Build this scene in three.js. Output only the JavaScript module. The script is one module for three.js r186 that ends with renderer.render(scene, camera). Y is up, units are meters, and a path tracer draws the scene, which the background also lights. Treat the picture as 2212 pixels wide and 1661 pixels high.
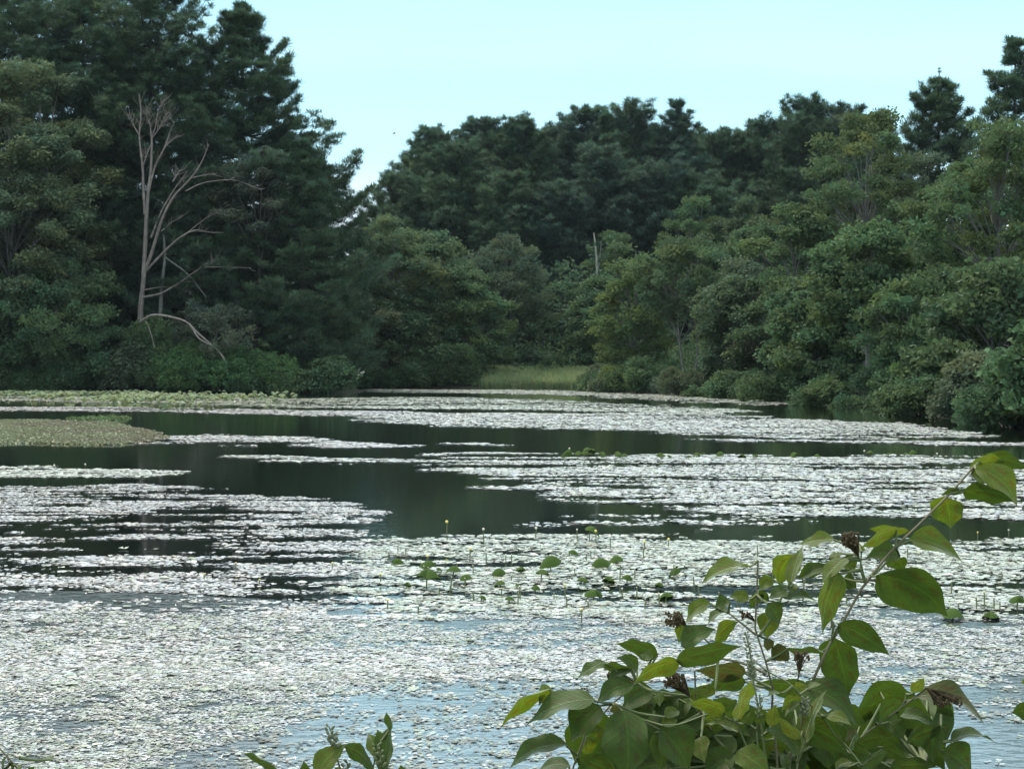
import * as THREE from 'three';
import { mergeGeometries } from 'three/addons/utils/BufferGeometryUtils.js';

// ---------------------------------------------------------------- camera, sky, sun, exposure
const F = 4000, CX = 1106, HY = 775, EYE = 2.2;          // focal length and horizon of the photograph on a 2212 x 1661 grid; eye height above the water
const scene = new THREE.Scene();
const camera = new THREE.PerspectiveCamera(2 * Math.atan(830.5 / F) * 180 / Math.PI, 4 / 3, 0.05, 6000);
camera.position.set(0, EYE, 0);
camera.lookAt(0, EYE, -10);
camera.setViewOffset(2212, 1661, 0, 830.5 - HY, 2212, 1661);

const renderer = new THREE.WebGLRenderer({ antialias: true });
renderer.setSize(1024, 768);
renderer.toneMapping = THREE.LinearToneMapping;
renderer.toneMappingExposure = 1.5;
renderer.shadowMap.enabled = true;

const SUN = new THREE.Vector3(-0.34, 0.86, -0.42).normalize();

// ---------------------------------------------------------------- random numbers and noise
function rng(seed) { let s = seed >>> 0; return () => { s = (s + 0x6D2B79F5) >>> 0; let t = s; t = Math.imul(t ^ (t >>> 15), t | 1); t ^= t + Math.imul(t ^ (t >>> 7), t | 61); return ((t ^ (t >>> 14)) >>> 0) / 4294967296; }; }
const hash2 = (x, y) => { let h = Math.imul(x, 374761393) + Math.imul(y, 668265263) | 0; h = Math.imul(h ^ (h >>> 13), 1274126177); return ((h ^ (h >>> 16)) >>> 0) / 4294967296; };
function vnoise(x, y) {
  const xi = Math.floor(x), yi = Math.floor(y), fx = x - xi, fy = y - yi, u = fx * fx * (3 - 2 * fx), v = fy * fy * (3 - 2 * fy);
  return (hash2(xi, yi) * (1 - u) + hash2(xi + 1, yi) * u) * (1 - v) + (hash2(xi, yi + 1) * (1 - u) + hash2(xi + 1, yi + 1) * u) * v;
}
const fbm = (x, y, o = 4) => { let s = 0, a = 0.5, n = 0; for (let i = 0; i < o; i++) { s += a * vnoise(x, y); n += a; a *= 0.5; x = x * 2.03 + 17.1; y = y * 2.03 + 9.7; } return s / n; };
const clamp = (v, a, b) => Math.min(b, Math.max(a, v));
const smooth = (a, b, v) => { const t = clamp((v - a) / (b - a), 0, 1); return t * t * (3 - 2 * t); };
const lerp = (a, b, t) => a + (b - a) * t;

// the sky: hazy summer air, white low down, cyan higher up, thin veil of cloud
{
  const W = 1024, H = 512, data = new Float32Array(W * H * 4);
  const stops = [[0, 0.82, 0.92, 0.96], [4, 0.72, 0.88, 0.96], [6.5, 0.48, 0.80, 0.94], [11, 0.37, 0.75, 0.94], [14.5, 0.70, 0.95, 1.07], [20, 0.74, 0.99, 1.12], [45, 0.86, 1.02, 1.10], [90, 0.82, 0.98, 1.06]];
  const dir = new THREE.Vector3();
  for (let j = 0; j < H; j++) for (let i = 0; i < W; i++) {
    const phi = ((i + 0.5) / W - 0.5) * 2 * Math.PI, el = ((j + 0.5) / H - 0.5) * Math.PI;
    dir.set(Math.cos(el) * Math.cos(phi), Math.sin(el), Math.cos(el) * Math.sin(phi));
    const e = Math.max(0, el * 180 / Math.PI);
    let k = 0; while (k < stops.length - 2 && e > stops[k + 1][0]) k++;
    const t = smooth(stops[k][0], stops[k + 1][0], e), c = [1, 2, 3].map((q) => lerp(stops[k][q], stops[k + 1][q], t));
    const cx = dir.x / (Math.abs(dir.y) + 0.12), cz = dir.z / (Math.abs(dir.y) + 0.12);
    const veil = smooth(0.42, 0.78, fbm(cx * 0.6 + 4, cz * 1.5, 5)) * 0.2;
    const glow = Math.pow(Math.max(0, dir.dot(SUN)), 6) * 0.35;
    const q = (j * W + i) * 4;
    data[q] = lerp(c[0], 0.78, veil) + glow; data[q + 1] = lerp(c[1], 0.9, veil) + glow * 0.95; data[q + 2] = lerp(c[2], 0.98, veil) + glow * 0.85; data[q + 3] = 1;
  }
  const sky = new THREE.DataTexture(data, W, H, THREE.RGBAFormat, THREE.FloatType);
  sky.mapping = THREE.EquirectangularReflectionMapping; sky.magFilter = THREE.LinearFilter; sky.minFilter = THREE.LinearFilter; sky.needsUpdate = true;
  scene.background = sky; scene.environment = sky;
}
const sun = new THREE.DirectionalLight(new THREE.Color(1, 0.93, 0.82), 2.2);
sun.position.copy(SUN).multiplyScalar(300); sun.target.position.set(0, 0, -70); sun.position.z -= 70;
sun.castShadow = true; sun.shadow.radius = 20; sun.shadow.mapSize.set(2048, 2048);
Object.assign(sun.shadow.camera, { left: -110, right: 110, top: 110, bottom: -110, near: 1, far: 700 });
scene.add(sun, sun.target);
scene.fog = new THREE.FogExp2(new THREE.Color(0.8, 0.92, 1.0), 0.00008);

// ---------------------------------------------------------------- helpers
const P = (x, y, D) => new THREE.Vector3((x - CX) / F * D, EYE - (y - HY) / F * D, -D);   // where the sight line of a grid point stands at D metres
const waterD = (y) => EYE * F / (y - HY);                                                    // how far off the water is there
const V3 = (x, y, z) => new THREE.Vector3(x, y, z);
const C = (r, g, b) => new THREE.Color().setRGB(r, g, b);
const counts = {};
function numbered(n) { const k = counts[n] = (counts[n] ?? -1) + 1; return k ? `${n}_${String(k).padStart(3, '0')}` : n; }
function shadowed(o) { o.traverse((m) => { if (m.isMesh) { m.castShadow = true; m.receiveShadow = true; } }); return o; }
function tag(o, label, category, group, kind) { Object.assign(o.userData, { label, category }); if (group) o.userData.group = group; if (kind) o.userData.kind = kind; return o; }
function thing(name, label, category, pos, group) { const o = new THREE.Group(); o.name = numbered(name); if (pos) o.position.copy(pos); scene.add(o); return tag(o, label, category, group); }
function part(name, geo, mat, parent, kind) { const m = new THREE.Mesh(geo, mat); m.name = name; m.castShadow = m.receiveShadow = true; if (kind) m.userData.kind = kind; parent.add(m); return m; }
function copies(name, geo, mat, list, parent, kind = 'stuff') {                             // list of [Matrix4, Color]
  const m = new THREE.InstancedMesh(geo, mat, list.length); m.name = name;
  list.forEach(([x, c], i) => { m.setMatrixAt(i, x); if (c) m.setColorAt(i, c); });
  m.castShadow = m.receiveShadow = true; m.userData.kind = kind; parent.add(m); return m;
}
const mat4 = (p, rx, ry, rz, sx, sy = sx, sz = sx) => new THREE.Matrix4().compose(p, new THREE.Quaternion().setFromEuler(new THREE.Euler(rx, ry, rz, 'YXZ')), V3(sx, sy, sz));
function tapered(points, r0, r1, sides = 6, steps = 0, knob = 0, R = null) {                 // a bent limb that thins towards its end
  const curve = new THREE.CatmullRomCurve3(points), n = steps || Math.max(3, points.length * 3), g = new THREE.TubeGeometry(curve, n, 1, sides, false), p = g.attributes.position;
  for (let i = 0; i <= n; i++) {
    const t = i / n, c = curve.getPointAt(t), r = lerp(r0, r1, t);
    for (let j = 0; j <= sides; j++) {
      const k = i * (sides + 1) + j, w = knob ? 1 + knob * (hash2(i * 7 + 3, (j % sides) * 13 + 5) - 0.5) : 1;
      p.setXYZ(k, c.x + (p.getX(k) - c.x) * r * w, c.y + (p.getY(k) - c.y) * r * w, c.z + (p.getZ(k) - c.z) * r * w);
    }
  }
  g.computeVertexNormals();
  return g;
}
function noiseTexture(size, fn, srgb) {
  const d = new Uint8Array(size * size * 4);
  for (let y = 0; y < size; y++) for (let x = 0; x < size; x++) { const c = fn(x / size, y / size), q = (y * size + x) * 4; for (let k = 0; k < 3; k++) d[q + k] = clamp(c[k] * 255, 0, 255); d[q + 3] = 255; }
  const t = new THREE.DataTexture(d, size, size); t.wrapS = t.wrapT = THREE.RepeatWrapping; t.magFilter = THREE.LinearFilter; t.minFilter = THREE.LinearMipmapLinearFilter; t.generateMipmaps = true;
  if (srgb) t.colorSpace = THREE.SRGBColorSpace; t.needsUpdate = true; return t;
}
const tileNoise = (u, v, f, o, s) => {                                                       // noise that repeats without a seam
  let r = 0, a = 0.5, n = 0;
  for (let k = 0; k < o; k++) {
    const X = u * f, Y = v * f, xi = Math.floor(X), yi = Math.floor(Y), fx = X - xi, fy = Y - yi, uu = fx * fx * (3 - 2 * fx), vv = fy * fy * (3 - 2 * fy), h = (i, j) => hash2(((i % f) + f) % f + s * 31, ((j % f) + f) % f + k * 57);
    r += a * lerp(lerp(h(xi, yi), h(xi + 1, yi), uu), lerp(h(xi, yi + 1), h(xi + 1, yi + 1), uu), vv); n += a; a *= 0.5; f *= 2;
  }
  return r / n;
};

// ---------------------------------------------------------------- materials
const barkTex = noiseTexture(256, (u, v) => { const n = tileNoise(u, v * 0.25 + 0, 16, 4, 1), m = tileNoise(u, v, 6, 3, 2), k = 0.55 + 0.55 * n * m + 0.15 * (n - 0.5); return [k, k, k]; }, true);
barkTex.repeat.set(3, 6);
const M = {
  bark: new THREE.MeshStandardMaterial({ color: C(0.15, 0.125, 0.105), map: barkTex, roughness: 0.95 }),
  greyBark: new THREE.MeshStandardMaterial({ color: C(0.34, 0.32, 0.285), map: barkTex, roughness: 0.95 }),
  deadWood: new THREE.MeshStandardMaterial({ color: C(0.50, 0.405, 0.35), map: barkTex, roughness: 0.9 }),
  paleWood: new THREE.MeshStandardMaterial({ color: C(0.70, 0.66, 0.52), map: barkTex, roughness: 0.9 }),
  leaves: new THREE.MeshPhysicalMaterial({ color: C(1, 1, 1), roughness: 1, transmission: 0.4, thickness: 0, specularIntensity: 0.4, side: THREE.DoubleSide }),
  needles: new THREE.MeshPhysicalMaterial({ color: C(1, 1, 1), roughness: 1, transmission: 0.35, thickness: 0, specularIntensity: 0.5, side: THREE.DoubleSide }),
  grass: new THREE.MeshPhysicalMaterial({ color: C(1, 1, 1), roughness: 1, transmission: 0.3, thickness: 0, side: THREE.DoubleSide }),
};

// ---------------------------------------------------------------- the pond's outline, the ground, the water
const SHORE = [[-90, 108], [-60, 113], [-34, 117], [-22, 116.5], [-11.5, 117], [-9.6, 122], [-11, 132], [-12.5, 139.5], [-7, 139], [-2.4, 138.6], [-1.9, 141.5], [2.5, 141.8], [6.6, 141], [6.3, 121], [9.3, 113], [12.4, 106], [14, 95], [15.6, 84], [16.3, 68], [16.6, 57], [18.2, 45], [25, 30], [31, 15], [26, 5.4], [3, 4.4], [-8, 4.2], [-30, 5.2], [-70, 14], [-95, 60]];
function shoreDistance(x, d) {                                                               // metres, above 0 on land
  let best = 1e9, inside = false;
  for (let i = 0, j = SHORE.length - 1; i < SHORE.length; j = i++) {
    const [x1, y1] = SHORE[i], [x2, y2] = SHORE[j];
    if ((y1 > d) !== (y2 > d) && x < (x2 - x1) * (d - y1) / (y2 - y1) + x1) inside = !inside;
    const vx = x2 - x1, vy = y2 - y1, t = clamp(((x - x1) * vx + (d - y1) * vy) / (vx * vx + vy * vy), 0, 1), ex = x1 + vx * t - x, ey = y1 + vy * t - d;
    best = Math.min(best, ex * ex + ey * ey);
  }
  return (inside ? -1 : 1) * Math.sqrt(best);
}
function groundY(x, d) {
  const s = shoreDistance(x, d) + (fbm(x * 0.35, d * 0.35, 3) - 0.5) * 1.2;
  return s > 0 ? 0.04 + Math.min(1.1, s * 0.16) + (s > 8 ? (s - 8) * 0.012 : 0) * smooth(0, 60, s) + (fbm(x * 0.5 + 9, d * 0.5, 3) - 0.5) * 0.25 * smooth(0, 3, s) : Math.max(-1.4, s * 0.22) - 0.03;
}
{
  const N = 230, pos = [], idx = [], uv = [];
  const warp = (u) => u * 105 + Math.sign(u) * Math.pow(Math.abs(u), 7) * 1700;
  for (let j = 0; j <= N; j++) for (let i = 0; i <= N; i++) {
    const x = warp(i / N * 2 - 1), d = 75 + warp(j / N * 2 - 1), far = Math.hypot(x, d - 75);
    pos.push(x, far > 260 ? 2.2 : groundY(x, d), -d); uv.push(x / 3, d / 3);
    if (i < N && j < N) { const a = j * (N + 1) + i; idx.push(a, a + 1, a + N + 1, a + 1, a + N + 2, a + N + 1); }
  }
  const g = new THREE.BufferGeometry(); g.setAttribute('position', new THREE.Float32BufferAttribute(pos, 3)); g.setAttribute('uv', new THREE.Float32BufferAttribute(uv, 2)); g.setIndex(idx); g.computeVertexNormals();
  const soil = noiseTexture(512, (u, v) => { const a = tileNoise(u, v, 5, 4, 3), b = tileNoise(u, v, 40, 3, 4), k = 0.26 + 0.4 * b; return [k * lerp(0.42, 0.34, a), k * lerp(0.34, 0.40, a), k * lerp(0.24, 0.22, a)]; }, true);
  const bump = noiseTexture(256, (u, v) => { const k = tileNoise(u, v, 24, 4, 5); return [k, k, k]; });
  const m = new THREE.Mesh(g, new THREE.MeshStandardMaterial({ map: soil, bumpMap: bump, bumpScale: 0.05, roughness: 1 })); m.name = 'ground'; m.receiveShadow = true; m.castShadow = true;
  tag(m, 'dark leaf-littered ground sloping down to the pond', 'ground', null, 'structure'); scene.add(m);
}
{
  const g = new THREE.PlaneGeometry(190, 170, 1, 1); g.rotateX(-Math.PI / 2); g.translate(-20, 0, -75);
  const p = g.attributes.position, u = g.attributes.uv; for (let i = 0; i < p.count; i++) u.setXY(i, p.getX(i) / 2.4, p.getZ(i) / 2.4);
  const ripple = noiseTexture(512, (a, b) => { const k = 0.6 * tileNoise(a, b, 9, 3, 7) + 0.4 * tileNoise(a, b, 31, 3, 8); return [k, k, k]; });
  const m = new THREE.Mesh(g, new THREE.MeshPhysicalMaterial({ color: C(0.007, 0.010, 0.007), roughness: 0.07, ior: 1.333, specularIntensity: 1, bumpMap: ripple, bumpScale: 0.006, clearcoat: 1, clearcoatRoughness: 0.07 }));
  m.name = 'pond_water'; m.receiveShadow = true; m.castShadow = true; tag(m, 'still dark pond water mirroring trees and sky', 'water', null, 'structure'); scene.add(m);
}

{
  const pos = [], uv = [], idx = [], n = 160, rows = [0, 0.2, 0.45, 0.7, 0.85, 1];                // a breeze ruffles the water near the bank
  for (let i = 0; i <= n; i++) { const x = lerp(-16, 16, i / n), edge = 16.6 + (fbm(x * 0.45 + 3, 2, 3) - 0.5) * 3.2; rows.forEach((k) => { const d = lerp(3.2, edge, k); pos.push(x, 0.003, -d); uv.push(x / 2.6, d / 1.5); }); }
  const w = rows.length; for (let i = 0; i < n; i++) for (let j = 0; j < w - 1; j++) { const a = i * w + j; idx.push(a, a + w, a + 1, a + 1, a + w, a + w + 1); }
  const g = new THREE.BufferGeometry(); g.setAttribute('position', new THREE.Float32BufferAttribute(pos, 3)); g.setAttribute('uv', new THREE.Float32BufferAttribute(uv, 2)); g.setIndex(idx); g.computeVertexNormals();
  const ripple = noiseTexture(512, (a, b) => { const k = 0.55 * tileNoise(a, b, 14, 3, 17) + 0.45 * tileNoise(a, b, 37, 2, 18); return [k, k, k]; });
  const m = new THREE.Mesh(g, new THREE.MeshPhysicalMaterial({ color: C(0.012, 0.016, 0.012), roughness: 0.16, ior: 2.3, bumpMap: ripple, bumpScale: 0.042, clearcoat: 1, clearcoatRoughness: 0.16 }));
  m.name = 'ruffled_water'; m.receiveShadow = true; m.castShadow = true; tag(m, 'breeze-ruffled bright water close to the near bank', 'water', null, 'structure'); scene.add(m);
}

// ---------------------------------------------------------------- foliage pieces
function leafCluster(seed, n, R, len, wid, flat = 0.7) {
  const r = rng(seed), pos = [];
  for (let i = 0; i < n; i++) {
    let a; do a = V3(r() * 2 - 1, r() * 2 - 1, r() * 2 - 1); while (a.lengthSq() > 1);
    a.multiplyScalar(R); a.y *= flat;
    const q = new THREE.Quaternion().setFromEuler(new THREE.Euler((r() - 0.5) * 2.2, r() * 6.283, (r() - 0.5) * 2.2, 'YXZ')), s = 0.7 + 0.6 * r();
    const v = [[-0.5, 0, 0], [0, 0.06, 0.5], [0.5, -0.08, 0], [0, 0.06, -0.5]].map(([x, y, z]) => V3(x * len * s, y * len * s, z * wid * s).applyQuaternion(q).add(a));
    for (const k of [0, 1, 2, 0, 2, 3]) pos.push(v[k].x, v[k].y, v[k].z);
  }
  const g = new THREE.BufferGeometry(); g.setAttribute('position', new THREE.Float32BufferAttribute(pos, 3)); g.computeVertexNormals(); return g;
}
function needleTuft(seed, n, len) {
  const r = rng(seed), pos = [];
  for (let i = 0; i < n; i++) {
    const az = r() * 6.283, el = -0.15 + 1.25 * r(), d = V3(Math.cos(az) * Math.cos(el), Math.sin(el), Math.sin(az) * Math.cos(el)), s = V3(-d.z, 0.2 * (r() - 0.5), d.x).normalize().multiplyScalar(len * (0.026 + 0.026 * r()));
    const L = len * (0.55 + 0.6 * r()), o = V3((r() - 0.5) * len * 0.7, (r() - 0.5) * len * 0.25, (r() - 0.5) * len * 0.7), m = o.clone().addScaledVector(d, L * 0.5), e = o.clone().addScaledVector(d, L);
    e.y += L * 0.12;
    const a = m.clone().add(s), b = m.clone().sub(s);
    for (const v of [o, a, b, a, e, b]) pos.push(v.x, v.y, v.z);
  }
  const g = new THREE.BufferGeometry(); g.setAttribute('position', new THREE.Float32BufferAttribute(pos, 3)); g.computeVertexNormals(); return g;
}
const CLUSTERS = [11, 12, 13].map((s) => leafCluster(s, 17, 0.42, 0.22, 0.145)), TUFTS = [21, 22, 23].map((s) => needleTuft(s, 46, 0.46));
const tint = (base, r, v = 0.25, warm = 0.15) => { const k = 1 + (r() - 0.5) * 2 * v, w = (r() - 0.5) * 2 * warm; return C(base[0] * k * (1 + w), base[1] * k, base[2] * k * (1 - w)); };

// a broadleaf tree: trunk, limbs to its leafy lobes, a crown of leaf sprays
const GREEN = [0.090, 0.145, 0.054], DEEP = [0.088, 0.148, 0.062], LIME = [0.120, 0.175, 0.054], DULL = [0.105, 0.138, 0.074], RUST = [0.125, 0.115, 0.070], GREY = [0.105, 0.130, 0.088];
function broadleaf(name, label, o) {
  const { x, top, D, w, col = GREEN, seed, low = 0.22, lean = 0, dense = 1, group, bark = M.greyBark, lobes: nl0 = 24, trunks = 1, category = 'tree', size = 1 } = o, r = rng(seed), nl = Math.round(nl0 * 1.35);
  const base = P(x - lean, 0, D); base.y = groundY(base.x, D) - 0.1;
  const t = thing(name, label, category, base, group), H = EYE - (top - HY) / F * D - base.y, R = w / 2 / F * D, hb = H * low, dx = lean / F * D;
  const lobes = [];
  for (let i = 0; i < nl; i++) {
    const v = (i + 0.5) / nl, yy = 1 - 2 * v, az = i * 2.39996 + r() * 0.9, rad = 0.4 + 0.5 * Math.pow(r(), 0.6), k = Math.sqrt(Math.max(0, 1 - yy * yy));
    const rr = (0.17 + 0.20 * r()) * R * Math.min(1.15, 8 / Math.sqrt(nl) / 1.6), side = 0.82 + 0.42 * vnoise(az * 1.1 + seed, yy * 2 + 5);
    const c = V3(Math.cos(az) * k * rad * R * side, (hb + H) / 2 + yy * rad * 1.05 * (H - hb) / 2, Math.sin(az) * k * rad * R * side);
    c.x += dx * clamp(c.y / H, 0, 1);
    c.y = clamp(c.y, hb + rr * 0.5, H - rr * 0.72);
    lobes.push([c, rr, tint([1, 1, 1], r, 0.16, 0.14)]);
  }
  lobes.push([V3(dx + (r() - 0.5) * R * 0.3, H - R * 0.2, (r() - 0.5) * R * 0.3), R * 0.28, C(1, 1, 1)]);
  const wood = [], tr = 0.011 * H + 0.04;
  const starts = [];
  for (let k = 0; k < trunks; k++) {
    const sx = trunks > 1 ? (k - (trunks - 1) / 2) * 0.5 : 0, ex = dx * 0.8 + (trunks > 1 ? (k - (trunks - 1) / 2) * R * 0.5 : 0);
    const pts = [0, 0.25, 0.5, 0.78].map((f) => V3(lerp(sx, ex, f) + (r() - 0.5) * 0.35 * (f > 0 ? 1 : 0), f * H * 0.98, (r() - 0.5) * 0.5 * f));
    wood.push(tapered(pts, tr / Math.sqrt(trunks), tr * 0.25, 7, 12)); starts.push(new THREE.CatmullRomCurve3(pts));
  }
  for (const [c, rr] of lobes) {
    const s = starts[Math.floor(r() * starts.length)].getPointAt(clamp((c.y - 0.35 * R) / (H * 0.8), 0.12, 0.9) * (0.7 + 0.25 * r())), m = s.clone().lerp(c, 0.55); m.y += (c.y - s.y) * 0.12;
    wood.push(tapered([s, m, c], tr * 0.3, 0.018, 5, 5));
    for (let k = 0; k < 2; k++) { const e = c.clone().add(V3((r() - 0.5) * 1.8 * rr, r() * rr, (r() - 0.5) * 1.8 * rr)); wood.push(tapered([m, m.clone().lerp(e, 0.5).add(V3(0, 0.1, 0)), e], tr * 0.12, 0.01, 4, 4)); }
  }
  part('trunk', mergeGeometries(wood), bark, t);
  const list = [], per = 54 * dense;
  for (const [c, rr, lc] of lobes) {
    const n = Math.round(per * clamp(rr * rr / (size * size) * 0.95, 0.45, 2.4)), subs = [];
    for (let i = 0; i < 6; i++) { const az = r() * 6.283, cy = r() * 1.5 - 0.55, k = Math.sqrt(1 - cy * cy), q = rr * (0.5 + 0.55 * r()); subs.push([V3(c.x + Math.cos(az) * k * q, c.y + cy * q * 0.7, c.z + Math.sin(az) * k * q), rr * (0.38 + 0.28 * r()), tint([1, 1, 1], r, 0.10, 0.08)]); }
    for (let i = 0; i < n; i++) {
      const [sc, sr, sq] = subs[Math.floor(r() * 6)], az = r() * 6.283, cy = r() * 2 - 1, k = Math.sqrt(1 - cy * cy), rad = sr * Math.cbrt(r()) * 1.15;
      const p = V3(sc.x + Math.cos(az) * k * rad, sc.y + cy * rad * 0.55, sc.z + Math.sin(az) * k * rad), q = tint(col, r, 0.22, 0.12).multiply(sq);
      q.multiply(lc); const s = size * (0.7 + 0.6 * r());
      list.push([mat4(p, (r() - 0.5) * 0.9, r() * 6.283, (r() - 0.5) * 0.9, s), q]);
    }
  }
  copies('crown', CLUSTERS[seed % 3], M.leaves, list, t);
  return t;
}
// a white pine: straight trunk, tiers of level boughs that turn up at the tips
const PINE = [0.066, 0.118, 0.060], PINE_BLUE = [0.060, 0.108, 0.068];
function pine(name, label, o) {
  const { x, top, D, w, col = PINE, seed, low = 0.16, group, dense = 1, shape = 0.5, step = 1.0, tuft = 1, point = 0.85, lift = 0.62 } = o, r = rng(seed);
  const base = P(x, 0, D); base.y = groundY(base.x, D) - 0.1;
  const t = thing(name, label, 'pine tree', base, group), H = EYE - (top - HY) / F * D - base.y, R = w / 2 / F * D;
  const wood = [tapered([V3(0, 0, 0), V3(0.1, H * 0.4, 0.05), V3(-0.05, H * 0.75, 0), V3(0, H, 0)], 0.012 * H + 0.06, 0.03, 8, 14)], list = [];
  for (let y = H * low; y < H - 0.25; y += step * (0.75 + 0.5 * r()) * lerp(1, 0.62, y / H)) {
    const f = y / H, env = Math.pow(clamp((1 - f) / (1 - shape), 0, 1), point) * (0.82 + 0.34 * r()) * lerp(1, 0.72, clamp((shape - f) / shape, 0, 1)), nb = 4 + Math.floor(r() * 2), off = r() * 6.283;
    for (let k = 0; k < nb; k++) {
      const az = off + k * 6.283 / nb + (r() - 0.5) * 0.7, L = Math.max(0.35, R * env * (0.68 + 0.4 * r())), yb = y + (r() - 0.5) * step * 0.5, rise = lerp(0.0, lift, Math.pow(f, 2)) + (r() - 0.5) * 0.2;
      const dx = Math.cos(az), dz = Math.sin(az), at = (s) => V3(dx * L * s, yb + L * (rise * s - 0.16 * Math.sin(s * Math.PI) + 0.14 * s * s * s), dz * L * s);
      wood.push(tapered([at(0), at(0.35), at(0.7), at(1)], 0.02 + L * 0.011, 0.012, 4, 5));
      const lc = tint([1, 1, 1], r, 0.16, 0.1), n = Math.round((5 + L * 9.5) * dense);
      for (let i = 0; i < n; i++) {
        const s = 0.22 + 0.8 * Math.pow(r(), 0.7), side = (r() - 0.5) * 2, spread = Math.min(0.5 * L, 2.2) * (0.35 + 0.65 * Math.sin(clamp(s, 0, 1) * Math.PI * 0.86)) * side, p = at(s);
        p.x += -dz * spread; p.z += dx * spread; p.y += (r() - 0.35) * 0.15 - Math.abs(side) * 0.12;
        const q = tint(col, r, 0.25, 0.1).multiply(lc), sc = tuft * (0.8 + 0.55 * r());
        list.push([mat4(p, (r() - 0.5) * 0.7, r() * 6.283, (r() - 0.5) * 0.7, sc, sc * 0.85, sc), q]);
      }
    }
  }
  for (let i = 0; i < 16; i++) { const q = r(); list.push([mat4(V3((r() - 0.5) * q, H + 0.1 - q * 1.6, (r() - 0.5) * q), 0, r() * 6, 0, 0.45 + 0.3 * q), tint(col, r)]); }
  part('trunk', mergeGeometries(wood), M.bark, t);
  copies('crown', TUFTS[seed % 3], M.needles, list, t);
  return t;
}
function shrub(name, label, o) {
  const { x, D, w, h, col = GREEN, seed, group, dense = 1, size = 0.75, sunk = 0 } = o, r = rng(seed), base = P(x, 0, D); base.y = Math.max(-0.1, groundY(base.x, D) - 0.1) - sunk;
  const t = thing(name, label, 'shrub', base, group), R = w / 2 / F * D, wood = [], list = [], nl = Math.max(5, Math.round(R * 4));
  for (let i = 0; i < nl; i++) {
    const az = r() * 6.283, k = Math.sqrt(r()) * 0.8, rr = Math.min(R, h) * (0.3 + 0.2 * r()), c = V3(Math.cos(az) * k * R, 0, Math.sin(az) * k * R * 0.7); c.y = Math.max(rr * 0.3, (h - rr * 0.6) * (1 - 0.75 * k * k) * (0.35 + 0.65 * r()));
    const s = V3(c.x * 0.03, 0, c.z * 0.03); wood.push(tapered([s, s.clone().lerp(c, 0.5).add(V3(0, 0.2, 0)), c], 0.035, 0.01, 5, 5));
    const lc = tint([1, 1, 1], r, 0.18, 0.12), n = Math.round(clamp(rr * rr * 70 * dense / (size * size), 14, 120));
    for (let j = 0; j < n; j++) {
      const a = r() * 6.283, cy = r() * 1.7 - 0.7, kk = Math.sqrt(Math.max(0, 1 - cy * cy)), rad = rr * (0.45 + 0.65 * Math.sqrt(r())), s2 = size * (0.7 + 0.6 * r());
      const p = V3(c.x + Math.cos(a) * kk * rad, Math.max(0.1, c.y + cy * rad * 0.8), c.z + Math.sin(a) * kk * rad);
      list.push([mat4(p, (r() - 0.5), r() * 6.283, (r() - 0.5), s2), tint(col, r, 0.22, 0.12).multiply(lc)]);
    }
  }
  part('stem', mergeGeometries(wood), M.bark, t);
  copies('foliage', CLUSTERS[seed % 3], M.leaves, list, t);
  return t;
}

// ---------------------------------------------------------------- the left shore
const LEFT = 'pines behind the dead tree';
pine('white_pine', 'tall dark pine rising behind the yellowish tree, its top beyond the others', { x: 30, top: -75, D: 134, w: 460, seed: 101, shape: 0.66, group: LEFT });
pine('white_pine', 'dark pine with a thin gappy top between two taller pines', { x: 180, top: -60, D: 131, w: 440, seed: 102, shape: 0.68, group: LEFT });
pine('white_pine', 'broad tall pine directly behind the bare dead tree', { x: 325, top: -70, D: 128, w: 460, seed: 103, shape: 0.66, group: LEFT, dense: 1.15 });
pine('white_pine', 'wide pine with a pointed top and long level boughs reaching over the inlet', { x: 525, top: 14, D: 127, w: 490, seed: 104, shape: 0.46, group: LEFT, dense: 1.5 });
pine('white_pine', 'lower pine with drooping boughs down to the water beside the inlet', { x: 650, top: 300, D: 122, w: 330, seed: 105, shape: 0.3, low: 0.06, group: LEFT, dense: 1.2 });
pine('white_pine', 'short pine filling the gap under the dead tree branches', { x: 430, top: 330, D: 123, w: 340, seed: 106, shape: 0.35, low: 0.06, group: LEFT, dense: 1.1 });
pine('white_pine', 'narrow pine just behind the leaning edge of the inlet', { x: 700, top: 350, D: 131, w: 340, seed: 117, shape: 0.3, low: 0.05, group: LEFT, point: 0.75, dense: 1.1 });
pine('white_pine', 'dark pine in the gap between the yellowish tree and the dead tree', { x: 225, top: 180, D: 126, w: 300, seed: 108, shape: 0.4, low: 0.05, group: LEFT, dense: 1.2 });
broadleaf('maple_tree', 'large yellowish green maple at the water in front of the pines', { x: 60, top: 130, D: 121, w: 430, col: [0.132, 0.172, 0.082], seed: 201, low: 0.1, lobes: 54, dense: 1.7, trunks: 2 });
broadleaf('maple_tree', 'full soft green maple standing just in front of the large yellowish one', { x: 25, top: 330, D: 119, w: 400, col: [0.118, 0.158, 0.076], seed: 206, low: 0.04, lobes: 46, dense: 1.4 });
broadleaf('maple_tree', 'low blue green tree at the waterline under the large yellowish maple', { x: 110, top: 560, D: 117.5, w: 300, col: DEEP, seed: 202, low: 0.02, lobes: 24 });
broadleaf('maple_tree', 'low dark round tree at the foot of the large yellowish maple', { x: -30, top: 600, D: 117.5, w: 280, col: DEEP, seed: 203, low: 0.02, lobes: 22 });
broadleaf('grey_tree', 'thin grey twiggy tree with sparse leaves beside the dead tree', { x: 575, top: 325, D: 121.5, w: 200, col: GREY, seed: 204, low: 0.6, lobes: 20, dense: 0.8, size: 0.7, lean: 30, bark: M.bark });
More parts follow.
